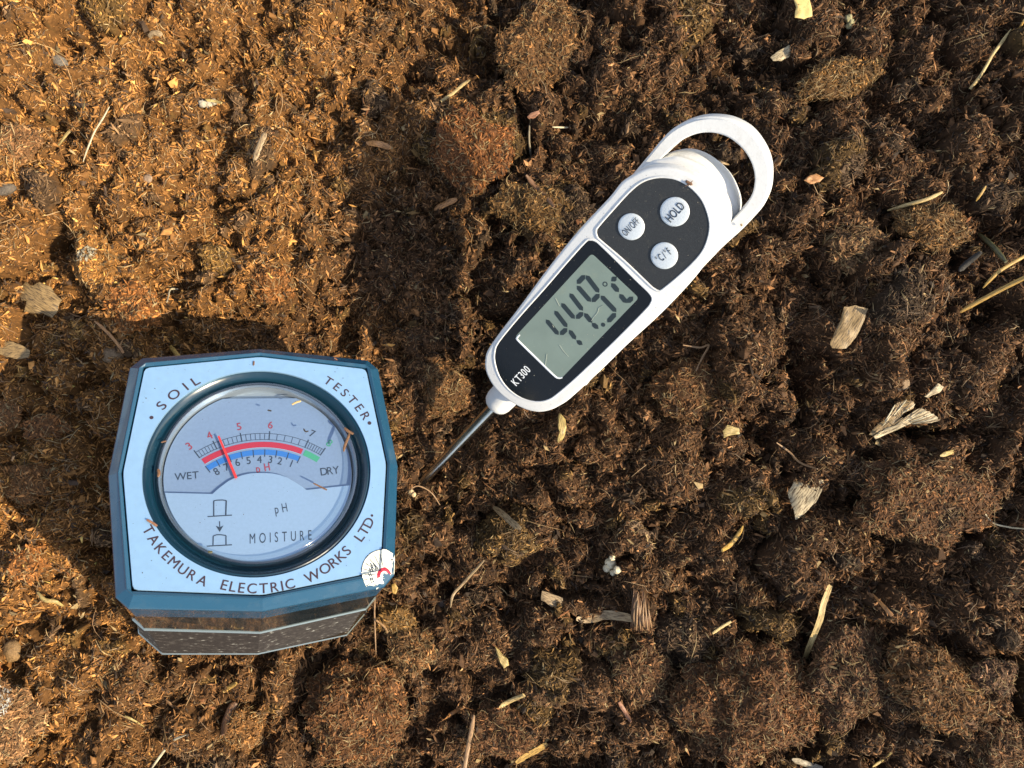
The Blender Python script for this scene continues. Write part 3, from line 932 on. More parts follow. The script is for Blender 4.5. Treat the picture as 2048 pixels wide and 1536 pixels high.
obj_bm('worn_sticker', bm, [M['stick'], M['inkb'], M['inkred']], tester, smooth=True)

# ------------------------------------------------------------------ probe thermometer
TAU, AZ = R_(32), R_(46.5)
dax = np.array([math.cos(TAU) * math.cos(AZ), math.cos(TAU) * math.sin(AZ), math.sin(TAU)])     # up the handle
nax = np.array([-math.sin(TAU) * math.cos(AZ), -math.sin(TAU) * math.sin(AZ), math.cos(TAU)])
sax = np.cross(dax, nax)                                                                     # to the right of the handle
P0 = np.array([-.0247, -.0270, .0])
FACE = .0072
HF = Frame(np.c_[sax, dax, nax], P0 + nax * FACE)                 # u = across, v = up the handle, w = 0 on the face
thermo = empty('probe_thermometer', 'white digital probe thermometer with loop handle, its steel probe pushed into the soil', 'thermometer', HF.M)

face_px = [(977, 699), (972, 719), (973, 738), (980, 756), (990, 772), (1005, 788), (1025, 803), (1046, 814), (1064, 820), (1083, 822), (1103, 818), (1120, 810), (1142, 795), (1200, 742), (1253, 690), (1310, 638), (1356, 592), (1392, 552), (1414, 522), (1430, 492), (1438, 462), (1439, 436), (1434, 406), (1422, 383), (1404, 362), (1376, 345), (1348, 335), (1324, 332), (1300, 334), (1282, 340), (1265, 350), (1244, 364), (1219, 395), (1160, 458), (1100, 532), (1040, 613), (1000, 665)]
fo = smooth_closed(HF.uns(face_px, -.001), 4)
lay = inset(fo, .0001)
# front shell, with its rounded edge and shallow well for the panels
slab('front_shell', fo, -.0052, 0, M['white'], thermo, bev=.0007)
def shift(pts, dv, du=0): return [(u + du, v + dv) for u, v in pts]
# rear shell and its loop
loop_out_px = [(1400, 540), (1428, 512), (1453, 488), (1482, 462), (1508, 435), (1527, 412), (1539, 386), (1543, 356), (1541, 327), (1531, 298), (1512, 269), (1492, 251), (1463, 237), (1433, 232), (1404, 233), (1375, 241), (1347, 256), (1326, 275), (1300, 306), (1275, 336), (1250, 366)]
loop_in_px = [(1440, 462), (1463, 441), (1480, 423), (1496, 403), (1506, 382), (1509, 356), (1504, 331), (1492, 308), (1476, 290), (1453, 274), (1424, 266), (1394, 268), (1365, 280), (1342, 298), (1326, 314), (1312, 331), (1300, 345)]
WL1, WL0 = -.0056, -.0105
lo = HF.uns(loop_out_px, WL1); li = HF.uns(loop_in_px, WL1)
def open_spline(pts, n):
    P_ = np.array(pts); P_ = np.vstack([2 * P_[0] - P_[1], P_, 2 * P_[-1] - P_[-2]]); out = []
    m_ = len(P_) - 3
    for q in range(n):
        s_ = q / (n - 1) * m_; i = min(int(s_), m_ - 1); t = s_ - i; a, b, c, d = P_[i:i + 4]
        out.append(.5 * ((2 * b) + (-a + c) * t + (2 * a - 5 * b + 4 * c - d) * t * t + (-a + 3 * b - 3 * c + d) * t ** 3))
    return np.array(out)
NLp = 90
lo = open_spline(lo, NLp); li = open_spline(li, NLp)
# cross-section of the loop: flat top, softened edges
prof = [(0, WL0), (0, WL1 - .0012), (.05, WL1 - .0007), (.16, WL1 - .0005), (.20, WL1), (.90, WL1), (.97, WL1 - .0003), (1.0, WL1 - .0008), (1.0, WL0)]
bm = bmesh.new(); vr = []
for i in range(NLp):
    vr.append([bm.verts.new((*(lo[i] * (1 - a) + li[i] * a), w_)) for a, w_ in prof])
for i in range(NLp - 1):
    for j in range(len(prof)):
        k = (j + 1) % len(prof)
        bm.faces.new((vr[i][j], vr[i][k], vr[i + 1][k], vr[i + 1][j]))
bm.faces.new(vr[0]); bm.faces.new(vr[-1])
auto_smooth(obj_bm('hanging_loop', bm, M['white'], thermo), 24)

mid_px = [(1328, 315), (1341, 313), (1355, 312), (1375, 317), (1394, 325), (1410, 335), (1424, 348), (1443, 372), (1459, 401), (1464, 424), (1463, 442), (1455, 470), (1440, 498), (1414, 526), (1385, 556), (1340, 600), (1290, 650), (1240, 698), (1200, 736), (1150, 780)]
midl_px = [(1010, 775), (995, 745), (1000, 700), (1050, 622), (1100, 560), (1160, 480), (1219, 404), (1262, 352), (1290, 330), (1310, 318)]
mo = smooth_closed(HF.uns(mid_px + midl_px, -.0062), 3)
slab('middle_shell', mo, -.0085, -.0052, M['white'], thermo, bev=.0009)
gr_o = inset(mo, .0008)
slab('shell_groove', gr_o, -.0100, -.0085, M['groove'], thermo)
cap_px = [(1330, 312), (1347, 306), (1375, 303), (1404, 311), (1433, 330), (1457, 355), (1472, 385), (1478, 409), (1476, 430), (1466, 455), (1445, 485), (1410, 522), (1360, 570), (1290, 640), (1200, 722), (1140, 775), (1080, 790), (1020, 770), (1010, 700), (1080, 600), (1160, 495), (1240, 400), (1285, 345), (1308, 322)]
co = smooth_closed(HF.uns(cap_px, -.0095), 3)
slab('rear_cover', co, -.0145, -.0072, M['white'], thermo, bev=.0026)

# panels
lowp = smooth_closed(HF.uns([(999, 684), (991, 704), (991, 724), (1000, 752), (1018, 777), (1044, 795), (1072, 802), (1097, 798), (1120, 782), (1161, 746), (1230, 680), (1290, 619), (1300, 606), (1303, 597), (1297, 586), (1270, 560), (1230, 520), (1200, 491), (1190, 483), (1180, 481), (1172, 485), (1140, 520), (1090, 578), (1040, 634)], .0), 3)
upp = smooth_closed(HF.uns([(1194, 462), (1196, 472), (1203, 480), (1250, 520), (1300, 568), (1310, 576), (1317, 579.5), (1325, 577), (1360, 548), (1391, 518), (1407, 496), (1416, 470), (1418, 446), (1411, 418), (1399, 395), (1377, 373), (1352, 360), (1328, 356), (1305, 358), (1282, 367), (1258, 387), (1227, 421), (1199, 453)], .0), 3)
def rimmed(name, pts, mat):
    """panel with the thin raised white lip round it"""
    bm = bmesh.new()
    loft(bm, [(inset(pts, -.00055), .0), (inset(pts, -.0004), .00022), (inset(pts, -.00015), .00026), (pts, .00015), (pts, -.0001)])
    auto_smooth(obj_bm(name + '_lip', bm, M['white'], thermo), 60)
    bm = bmesh.new(); bm.faces.new([bm.verts.new((u, v, .00006)) for u, v in pts])
    return obj_bm(name, bm, mat, thermo)
rimmed('display_panel', lowp, M['padb']); rimmed('keypad', upp, M['padg'])
lcd_px = [(1187, 511), (1196, 516), (1235, 554), (1271, 588), (1274, 596), (1270, 603), (1200, 676), (1130, 750), (1120, 756), (1110, 752), (1075, 718), (1036, 681), (1033, 674), (1037, 668), (1080, 620), (1130, 564), (1175, 515)]
lcd = fillet(HF.uns([(1184, 506.5), (1278, 595.5), (1119, 760.5), (1030, 674)], .0), .0009, 6)
bm = bmesh.new(); bm.faces.new([bm.verts.new((u, v, .00009)) for u, v in lcd])
screen = obj_bm('screen', bm, M['lcd'], thermo)
# white lip under the screen's lower edge
q = HF.uns([(1040, 669), (1034, 676), (1037, 682), (1075, 719), (1108, 751), (1117, 756), (1125, 755)], .0001)
bm = bmesh.new(); q = open_spline(q, 24)
d_ = np.gradient(q, axis=0); d_ /= np.linalg.norm(d_, axis=1)[:, None]; nn = np.c_[-d_[:, 1], d_[:, 0]]
tw = .00017 + .00012 * np.sin(np.linspace(0, math.pi, 24))
vr = [[bm.verts.new((*(q[i] + nn[i] * tw[i] * a), w_)) for a, w_ in ((-1, .00008), (-.6, .0002), (.6, .0002), (1, .00008))] for i in range(24)]
for i in range(23):
    for j in range(3): bm.faces.new((vr[i][j], vr[i][j + 1], vr[i + 1][j + 1], vr[i + 1][j]))
obj_bm('screen_edge', bm, M['whiteink'], thermo, smooth=True)

# seven-segment reading 44.9 C
z6 = lambda x, y: (1000 + x / 6.4, 480 + y / 6.4)
WS = .00013
def seg(pr, a, b, t=.00118):
    A = np.array(HF.un(*z6(*a), WS)); B = np.array(HF.un(*z6(*b), WS)); d = B - A; L_ = np.linalg.norm(d); d /= L_; n2 = np.array([-d[1], d[0]])
    e = min(t * .55, L_ * .4)
    pr.poly([A, A + d * e + n2 * t / 2, B - d * e + n2 * t / 2, B, B - d * e - n2 * t / 2, A + d * e - n2 * t / 2], WS)
pr = Print()
for a, b in (((588, 1018), (752, 1215)), ((768, 1215), (862, 1130)), ((698, 905), (862, 1118)), ((885, 1150), (972, 1275)), ((978, 1285), (1058, 1342)),
             ((785, 808), (958, 1010)), ((972, 1008), (1066, 925)), ((892, 682), (1062, 905)), ((1078, 935), (1180, 1060)), ((1175, 1062), (1262, 1138)),
             ((985, 562), (1090, 450)), ((985, 585), (1165, 792)), ((1100, 452), (1270, 675)), ((1175, 795), (1275, 690)), ((1290, 712), (1490, 922)), ((1375, 1055), (1485, 935)),
             ((1425, 530), (1495, 470)), ((1425, 552), (1522, 668)), ((1530, 690), (1622, 808)), ((1625, 805), (1705, 725))):
    seg(pr, a, b)
c_ = HF.un(*z6(1320, 1085), WS); pr.poly(circle(.00052, 16, c_), WS)
c_ = HF.un(*z6(1345, 565), WS); pr.arc(c_, .00038, .0006, 0, 2 * math.pi, WS, 0, 24)
o = pr.build('reading', [M['lcds']], screen)

# buttons
for (x, y, r_px, txt, p0, p1, hp) in ((1262, 454, 29, 'ON/OFF', (1249.5, 465.5), (1274.5, 441), 14), (1349, 424, 30.8, 'HOLD', (1338.5, 436.5), (1361, 412), 17), (1328, 512, 29.3, '\u00b0C/\u00b0F', (1315.5, 520), (1338, 502), 15.5)):
    c_ = HF.un(x, y, .0004); r = r_px / F * .164
    bm = bmesh.new()
    prof_ = [(1.0, .00003), (1.0, .00022), (.97, .00032), (.85, .00040), (.5, .00050), (.1, .00055)]
    loft(bm, [(circle(r * k, 40, c_), w_) for k, w_ in prof_], False, True)
    b_ = obj_bm('button', bm, M['btn'], thermo, smooth=True)
    b_['label'] = {'ON/OFF': 'silver button reading ON/OFF', 'HOLD': 'silver button reading HOLD'}.get(txt, 'silver button reading \u00b0C/\u00b0F')
    pr = Print(); pr.text(HF, txt, p0, p1, hp, .00060, {'HOLD': .62, 'ON/OFF': .50}.get(txt, .5), .02 if txt == 'HOLD' else .008)
    pr.build('button_lettering', [M['inkb']], b_)
pr = Print(); pr.text(HF, 'KT300', (1030, 764), (1054, 738), 14.5, .00012, .72, .02)
pr.build('panel_lettering', [M['whiteink']], thermo)

# collar and probe (in the handle's frame: the rod's axis is u=0, w=-FACE)
def rod(name, prof, mat, n=48):
    bm = bmesh.new(); vs = []
    for v_, r in prof:
        vs.append([bm.verts.new((r * math.cos(2 * math.pi * i / n), v_, -FACE + r * math.sin(2 * math.pi * i / n))) for i in range(n)])
    for a, b in zip(vs[:-1], vs[1:]):
        for i in range(n): bm.faces.new((a[i], a[(i + 1) % n], b[(i + 1) % n], b[i]))
    bm.faces.new(vs[0]); bm.faces.new(vs[-1])
    o = obj_bm(name, bm, mat, thermo); auto_smooth(o, 40); return o
vc = HF.un(1000, 803, -FACE)[1]
rod('collar', [(vc - .0024, .0008), (vc - .0024, .0022), (vc - .0021, .0030), (vc - .0013, .0036), (vc, .0039), (vc + .006, .0041)], M['white'])
rod('probe', [(-.045, .0004), (-.040, .0012), (0, .00135), (vc * .5, .00142), (vc, .0015)], M['steel'])

# ------------------------------------------------------------------ the loose clods the photograph shows
clod('large round brown clod just below the blue soil tester', 722, 1405, 92, 98, 20, .6, (.15, .085, .04), seed=1, sink=.33)
clod('largest clod, broad and brown, near the lower right corner', 1495, 1405, 118, 112, 30, .5, (.12, .072, .04), seed=2, sink=.33)
clod('greyish hairy clod between the largest clod and the long elongated one', 1700, 1345, 72, 95, -8, .55, (.10, .07, .048), seed=3, sink=.33)
clod('elongated golden-brown clod sloping down to the right, at the lower right', 1845, 1355, 105, 62, -35, .6, (.15, .095, .045), seed=4, sink=.33)
clod('wide low clod on the bank at the right edge', 1860, 1000, 125, 85, -10, .35, (.11, .068, .038), seed=5)
clod('ochre oblong clod left of the thermometer display', 1075, 420, 88, 48, -18, .6, (.13, .10, .045), seed=6)
clod('reddish-brown oval clod in the hollow above the middle', 945, 300, 66, 82, 55, .55, (.17, .085, .038), seed=7)
clod('bright yellow clod with a pale cap on the sunny bank', 212, 530, 42, 52, 20, .8, (.34, .22, .08), seed=8, cap=(-.1, .25, .42, (.32, .28, .2)))
clod('orange-brown clod above the top left corner of the soil tester', 278, 618, 42, 50, 70, .75, (.24, .13, .055), seed=9)
clod('dull orange clod casting a dark shadow left of the picture centre', 540, 568, 38, 40, 10, .8, (.20, .115, .05), seed=10)
clod('grey-brown clod at the left edge of the sunny bank', 24, 290, 52, 34, 15, .6, (.2, .15, .1), seed=11)
clod('fibrous yellowish clod right of the handle loop', 1862, 455, 64, 44, -12, .65, (.17, .12, .055), seed=12, hair=2)
clod('pale fuzzy clod right of the thermometer keypad', 1705, 495, 56, 46, 15, .55, (.17, .13, .085), seed=13, hair=2)
clod('flat matted clod of yellow grass above the handle loop', 1672, 166, 74, 34, 18, .5, (.18, .125, .05), seed=14, hair=4, sink=.52)
clod('round fibrous clod touching the steel probe on its left', 885, 778, 48, 44, 0, .6, (.14, .095, .05), seed=15, hair=2)
clod('small grey clod right of the golden elongated clod', 1972, 1345, 42, 34, 10, .6, (.13, .1, .08), seed=16)
clod('dark clod cut by the lower right corner of the picture', 1995, 1490, 60, 55, 0, .55, (.10, .065, .038), seed=17)
clod('hairy clod in the lower middle, right of the wood splinter', 1272, 1335, 52, 58, 30, .65, (.12, .08, .05), seed=18, hair=2)
clod('big flat ochre clod beside the crack at the top', 1078, 92, 92, 66, 60, .4, (.15, .10, .048), seed=19, sink=.55)
clod('orange clod left of the soil tester in sunlight', 62, 1118, 36, 34, 0, .75, (.30, .165, .07), seed=20)
clod('flat grey-brown clod below the tester in sunlight', 232, 1362, 46, 36, 15, .6, (.16, .115, .075), seed=21)
clod('clod frosted with white mould in the lower left corner', 30, 1425, 62, 72, 50, .45, (.24, .19, .13), seed=22, cap=(-.1, .6, .5, (.42, .40, .36)))
clod('brown clod at the bottom edge, right of the round clod', 1010, 1462, 52, 60, 70, .6, (.12, .075, .045), seed=23)
clod('grey clod above the yellow straw at the bottom', 1100, 1375, 44, 50, 70, .55, (.11, .085, .06), seed=24)
clod('dark clod under the lower right corner of the tester', 815, 1290, 30, 42, 20, .6, (.13, .1, .06), seed=25)
clod('golden-green clod beside the corner sticker of the tester', 788, 1238, 36, 26, 0, .6, (.22, .16, .06), seed=26)
clod('shaggy clod with upright wisps below the corner sticker', 838, 1300, 30, 34, 40, .9, (.24, .15, .075), seed=27, hair=3)
clod('small dark clod with fibres under the thermometer display', 1375, 780, 60, 50, 20, .4, (.10, .065, .035), seed=28)
clod('low grey clod left of the soil tester in its shadow', 45, 830, 38, 26, 10, .5, (.15, .11, .07), seed=29)
clod('brown clod left of the tester, right of the low grey one', 108, 855, 40, 24, 5, .6, (.12, .08, .05), seed=30)
clod('grey fibrous clod near the left edge beside the tester face', 75, 960, 44, 36, 0, .55, (.12, .09, .055), seed=31)
clod('small rust-brown clod right of the crack in the lower right', 1925, 1420, 24, 26, 0, .7, (.12, .09, .07), seed=32)
clod('pale grey tuft of fluff in the lower middle', 1272, 1075, 24, 34, 70, .6, (.22, .20, .17), seed=33, hair=3, cat='fluff tuft', name='fluff_tuft', group=None)
clod('orange clod cut by the left edge below the tester', 8, 1330, 24, 34, 0, .7, (.30, .13, .045), seed=34)
clod('rounded yellowish clod at the bottom below the tester', 480, 1465, 34, 34, 0, .7, (.25, .16, .07), seed=35)

def pebble(label, px, py, rx, ry, ang, col, seed, rough=.7, flat=.6):
    cx_, cy_, cz = ground_px(px, py); k = (H - cz) / F
    bm = bmesh.new(); bmesh.ops.create_icosphere(bm, subdivisions=4, radius=1)
    for v in bm.verts:
        q = v.co.copy(); s = 1 + .18 * mnoise.noise(q * 1.4 + Vector((seed * 2.3, 0, 0))) + .05 * mnoise.noise(q * 5 + Vector((0, seed, 0)))
        x, y = q.x * rx * k * s, q.y * ry * k * s; a = R_(ang)
        v.co = (x * math.cos(a) - y * math.sin(a), x * math.sin(a) + y * math.cos(a), q.z * min(rx, ry) * k * flat * s)
    m_ = bsdf('stone', col, rough, noise_amt=.45, noise_scale=2600, dirt=(.12, .07, .03), dirt_amt=.7, dirt_scale=700, bump=.6, bump_scale=5000)
    o = obj_bm('pebble', bm, m_, smooth=True); o.location = (cx_, cy_, cz + .0006)
    return tag(o, label, 'pebble')
pebble('speckled grey pebble on the sunny bank near the top left', 121, 126, 19, 12, -25, (.16, .14, .115), 1)
pebble('brown pebble at the top left corner of the soil tester', 224, 709, 24, 19, -25, (.20, .13, .07), 2)
pebble('dark slate-grey pebble at the left edge', 12, 378, 22, 14, 10, (.10, .08, .06), 3)
pebble('small round tan pebble above the frayed straw fan', 1806, 767, 11, 13, 0, (.24, .16, .09), 4)
pebble('smooth round clay pebble at the left edge below the tester', 27, 1300, 17, 22, 0, (.2, .12, .05), 5)
pebble('small purplish pebble right of the corner sticker', 884, 1207, 11, 9, 0, (.14, .10, .08), 6)
pebble('grey angular pebble below the pale fuzzy clod', 1768, 480, 16, 12, 0, (.12, .11, .10), 7)
pebble('pale round pebble in the sunny bank, below the short straw', 297, 358, 10, 9, 0, (.22, .15, .10), 8)

def mat_plant(name, c0, c1=None, rough=.5, scale=1.):
    """dry plant tissue: stripes along the length (x of Generated follows the piece) and dark flecks"""
    m = bpy.data.materials.new(name); m.use_nodes = True
    t = m.node_tree; b = t.nodes['Principled BSDF']; b.inputs['Roughness'].default_value = rough
    tc = t.nodes.new('ShaderNodeUVMap')
    mp = t.nodes.new('ShaderNodeMapping'); mp.inputs['Scale'].default_value = (1.6 * scale, 11 * scale, 1)
    n = t.nodes.new('ShaderNodeTexNoise'); n.inputs['Scale'].default_value = 1.6; n.inputs['Detail'].default_value = 8; n.inputs['Roughness'].default_value = .7
    cr_ = t.nodes.new('ShaderNodeValToRGB'); e = cr_.color_ramp.elements
    c1 = c1 or tuple(x * .35 for x in c0)
    e[0].position = .42; e[0].color = (*c1, 1); e[1].position = .52; e[1].color = (*c0, 1)
    x = cr_.color_ramp.elements.new(.8); x.color = (*[min(.85, v * 1.3) for v in c0], 1)
    t.links.new(tc.outputs[0], mp.inputs[0]); t.links.new(mp.outputs[0], n.inputs['Vector'])
    t.links.new(n.outputs['Fac'], cr_.inputs[0]); t.links.new(cr_.outputs[0], b.inputs['Base Color'])
    bp = t.nodes.new('ShaderNodeBump'); bp.inputs['Strength'].default_value = .5; bp.inputs['Distance'].default_value = .0002
    t.links.new(n.outputs['Fac'], bp.inputs['Height']); t.links.new(bp.outputs[0], b.inputs['Normal'])
    return m
PL = {'straw': mat_plant('straw', (.50, .36, .15)), 'gold': mat_plant('golden straw', (.46, .28, .07)), 'pale': mat_plant('pale straw', (.58, .50, .33)),
      'orange': mat_plant('orange wood', (.42, .20, .07)), 'brown': mat_plant('brown bark', (.17, .085, .04)), 'wood': mat_plant('pale wood', (.34, .24, .13), (.08, .05, .024)),
      'grey': mat_plant('weathered wood', (.26, .22, .16)), 'pink': mat_plant('pinkish wood', (.28, .13, .07)), 'yellow': mat_plant('yellow husk', (.38, .28, .10)),
      'moss': mat_plant('mossy twig', (.085, .08, .035)), 'blue': mat_plant('blackish twig', (.03, .026, .022), rough=.8), 'leaf': mat_plant('dry leaf', (.25, .165, .07), (.06, .038, .018), scale=1.4),
      'root': mat_plant('root', (.30, .18, .09)), 'white': mat_plant('whitish flake', (.42, .34, .21), (.10, .065, .03), scale=1.3)}

def strip(name, label, cat, pts, wpx, mat, flat=.45, lift=.0009, ends=(.75, .6), group=None, arch=.0, frame=None, hollow=False, r=None):
    """a stalk, splinter or root: elliptic tube along photographed points, lying on the soil (or on a frame's plane)"""
    n = max(8, 6 * len(pts)); q = open_spline(pts, n)
    if frame is None:
        P_ = []
        # a stiff stalk rests on its high points: follow a smoothed ground line
        raw = [ground_px(x, y) for x, y in q]; z = np.array([p[2] for p in raw])
        t = np.linspace(0, 1, n); A = np.c_[np.ones(n), t, t * t]; co_, *_ = np.linalg.lstsq(A, z, rcond=None); zs = A @ co_
        up = np.percentile(z - zs, 85); zs = zs + max(0, up) + lift + .0006
        for i in range(n):
            zz = zs[i] + arch * math.sin(math.pi * t[i])
            P_.append(((q[i][0] - 1024) / F * (H - zz), -(q[i][1] - 768) / F * (H - zz), zz))
        P_ = np.array(P_); k = (H - P_[:, 2].mean()) / F; upv = np.array([0, 0, 1.])
    else:
        fr, w_, k = frame; P_ = np.array([[*fr.un(x, y, w_), w_ + arch * math.sin(math.pi * i / (n - 1))] for i, (x, y) in enumerate(q)])
        upv = np.array([0, 0, 1.])
    W_ = wpx * k / 2
    T = np.gradient(P_, axis=0); T /= np.linalg.norm(T, axis=1)[:, None]
    S = np.cross(T, upv); S /= np.linalg.norm(S, axis=1)[:, None]; U = np.cross(S, T)
    rr = random.Random(label); m_ = 10
    bm = bmesh.new(); uvl = bm.loops.layers.uv.new('UVMap'); rings = []
    for i in range(n):
        t = i / (n - 1); e = 1.
        e = ends[0] + (1 - ends[0]) * min(1, t / .18) if t < .5 else ends[1] + (1 - ends[1]) * min(1, (1 - t) / .18)
        e *= 1 + .14 * mnoise.noise(Vector((t * 9, rr.random() * .2 + len(label), wpx)))
        ring = []
        for j in range(m_):
            a = 2 * math.pi * j / m_
            sx_ = math.cos(a); sz = math.sin(a) * flat
            if hollow and sz > 0: sz *= .3 - .9 * (1 - abs(sx_))      # a split, channelled stalk
            ring.append(bm.verts.new(P_[i] + S[i] * sx_ * W_ * e + U[i] * sz * W_ * e * (1 + .1 * mnoise.noise(Vector((t * 20, a, 2))))))
        rings.append(ring)
    for i in range(n - 1):
        for j in range(m_):
            f = bm.faces.new((rings[i][j], rings[i][(j + 1) % m_], rings[i + 1][(j + 1) % m_], rings[i + 1][j]))
            for l, (uu, vv_) in zip(f.loops, ((i, j), (i, j + 1), (i + 1, j + 1), (i + 1, j))): l[uvl].uv = (uu / n * 3 + len(label), vv_ / m_ + wpx)
    bm.faces.new(rings[0]); bm.faces.new(rings[-1])
    o = obj_bm(name, bm, mat, smooth=True); auto_smooth(o, 45)
    if frame is not None: o.matrix_world = frame[0].M
    return tag(o, label, cat, group)

def flake(name, label, cat, pts, mat, th=.0005, lift=.0010, tilt=(0, 0), curl=.0, holes=None, frame=None, group=None, ang=0):
    """a chip or leaf: star-shaped outline, thick, gently curved"""
    c = np.mean(np.array(pts, float), 0)
    if frame is None:
        x, y, z = ground_px(*c); z = max(z, float(np.percentile([ground_px(*p_)[2] for p_ in pts], 60))) + lift + .0007; k = (H - z) / F
        L_ = np.array([((px - 1024) * k, -(py - 768) * k) for px, py in pts]); z0 = z
    else:
        fr, w_, k = frame; L_ = np.array([fr.un(px, py, w_) for px, py in pts]); z0 = w_
    ctr = L_.mean(0); n0 = len(L_); R = []
    LL = []
    for i in range(n0):
        for k_ in range(3): LL.append(L_[i] + (L_[(i + 1) % n0] - L_[i]) * k_ / 3)
    LL = np.array(LL); n = len(LL); size = np.abs(LL - ctr).max()
    rs_ = random.Random(label)
    LL = LL + np.array([[rs_.uniform(-1, 1), rs_.uniform(-1, 1)] for _ in LL]) * size * .03
    bm = bmesh.new(); uvl = bm.loops.layers.uv.new('UVMap'); top = []; bot = []
    for s in (1., .8, .55, .28):
        a_, b_ = [], []
        for p in LL:
            q = ctr + (p - ctr) * s; d = (q - ctr)
            zz = z0 + tilt[0] * d[0] + tilt[1] * d[1] + curl * (d @ d) / size + size * .12 * mnoise.noise(Vector((d[0] / size * 2.2, d[1] / size * 2.2, len(label))))
            e = th * (.35 if s == 1. else 1)
            a_.append(bm.verts.new((q[0], q[1], zz + e / 2))); b_.append(bm.verts.new((q[0], q[1], zz - e / 2)))
        top.append(a_); bot.append(b_)
    for i in range(n):
        j = (i + 1) % n
        for k_ in range(3):
            bm.faces.new((top[k_][i], top[k_][j], top[k_ + 1][j], top[k_ + 1][i])); bm.faces.new((bot[k_][i], bot[k_ + 1][i], bot[k_ + 1][j], bot[k_][j]))
        bm.faces.new((top[0][i], bot[0][i], bot[0][j], top[0][j]))
    bm.faces.new(top[-1]); bm.faces.new(bot[-1])
    ca_, sa = math.cos(R_(ang)), math.sin(R_(ang))
    for f in bm.faces:
        for l in f.loops:
            d = (np.array(l.vert.co[:2]) - ctr) / size; l[uvl].uv = ((d[0] * ca_ + d[1] * sa) * .8, (-d[0] * sa + d[1] * ca_) * .8)
    o = obj_bm(name, bm, mat); auto_smooth(o, 50)
    if frame is not None: o.matrix_world = frame[0].M
    return tag(o, label, cat, group)

G1 = 'straws lying on the soil'
strip('straw_stalk', 'thick yellow straw stalk standing out in the lower right between two clods', 'straw', [(1609, 1318), (1622, 1285), (1640, 1240), (1647, 1208), (1661, 1170)], 12, PL['straw'], .5, .0040, (.9, .85), G1, hollow=True)
strip('straw_stalk', 'long golden straw cut by the right edge, lower of two', 'straw', [(1911, 629), (1950, 607), (2000, 580), (2060, 550)], 9, PL['gold'], .6, .003, (.3, 1), G1)
strip('straw_stalk', 'bent golden straw cut by the right edge, upper of two', 'straw', [(1966, 576), (1985, 555), (2008, 536), (2060, 506)], 7, PL['gold'], .6, .003, (.4, 1), G1)
strip('straw_stalk', 'thin tapering straw with frayed foot near the upper right corner', 'straw', [(1940, 178), (1962, 150), (1985, 110), (2003, 85), (2022, 58)], 6, PL['straw'], .6, .0015, (1, .3), G1)
strip('straw_stalk', 'short yellow straw on the sunny bank at the upper left', 'straw', [(116, 292), (132, 270), (152, 246), (164, 228), (170, 200)], 6.5, PL['yellow'], .5, .0018, (.9, .2), G1)
strip('straw_stalk', 'very thin pale straw right of the short yellow one at the upper left', 'straw', [(166, 324), (176, 295), (190, 262), (205, 238), (219, 213)], 3.4, PL['pale'], .7, .0016, (.4, .5), G1)
strip('straw_stalk', 'tan straw pointing up right, beside the corner sticker', 'straw', [(901, 1215), (906, 1190), (925, 1168), (945, 1146), (968, 1121)], 6, PL['wood'], .5, .0018, (.3, .6), G1)
strip('straw_stalk', 'bright yellow split straw near the bottom edge', 'straw', [(1032, 1526), (1052, 1512), (1075, 1500), (1094, 1487)], 11, PL['gold'], .45, .0018, (.6, .7), G1, hollow=True)
strip('straw_stalk', 'speckled short straw above the bright yellow one', 'straw', [(998, 1415), (1018, 1403), (1048, 1390)], 9, PL['straw'], .4, .0012, (.3, .9), G1)
strip('straw_stalk', 'golden straw lying across the elongated clod at the lower right', 'straw', [(1886, 1368), (1915, 1376), (1948, 1381)], 5, PL['gold'], .6, .0030, (.5, .8), G1)
strip('straw_stalk', 'long brown-yellow stem sloping beside the clods right of the keypad', 'straw', [(1775, 421), (1820, 408), (1855, 398), (1885, 384)], 7, PL['straw'], .5, .0018, (.4, .6), G1)
strip('straw_stalk', 'small yellow straw over a white crumb on the sunny bank', 'straw', [(412, 200), (428, 202), (443, 206)], 6, PL['yellow'], .5, .002, (.9, .9), G1)
strip('straw_stalk', 'pale bent straw on the sunny bank above the tester', 'straw', [(334, 604), (337, 592), (341, 579), (356, 578)], 3.6, PL['pale'], .6, .002, (.8, .8), G1)
strip('straw_stalk', 'orange stem pointing at the top left of the tester', 'straw', [(189, 642), (210, 660), (232, 684), (247, 706)], 6, PL['orange'], .6, .002, (.4, .8), G1)
strip('straw_stalk', 'yellow stub right above the top edge of the tester', 'straw', [(341, 693), (350, 704), (360, 716)], 9, PL['gold'], .6, .002, (.9, .9), G1)
strip('straw_stalk', 'thin straw in the crack area left of the handle', 'straw', [(1105, 254), (1120, 254.5), (1137, 255)], 3.6, PL['pale'], .6, .002, (.6, .6), G1)
strip('straw_stalk', 'faded straw above the reddish clod in the hollow', 'straw', [(882, 203), (905, 187), (925, 170), (940, 160)], 6.5, PL['straw'], .5, .0015, (.9, .4), G1)
strip('straw_stalk', 'short pale straw on the ground at the lower left', 'straw', [(250, 1432), (270, 1442), (288, 1453)], 4.5, PL['yellow'], .6, .0015, (.8, .7), G1)
strip('straw_stalk', 'pale straw pointing to the bottom edge below the tester', 'straw', [(302, 1538), (322, 1510), (345, 1482), (372, 1470)], 5, PL['pale'], .6, .002, (.8, .3), G1)
strip('straw_stalk', 'tiny golden straw cut by the right side near the top', 'straw', [(2036, 62), (2044, 48), (2050, 38)], 5, PL['gold'], .6, .002, (.5, 1), G1)
strip('straw_stalk', 'short gold straw lying in the shade above the right clods', 'straw', [(1952, 402), (1962, 388), (1972, 372)], 5, PL['gold'], .5, .0015, (.5, .5), G1)
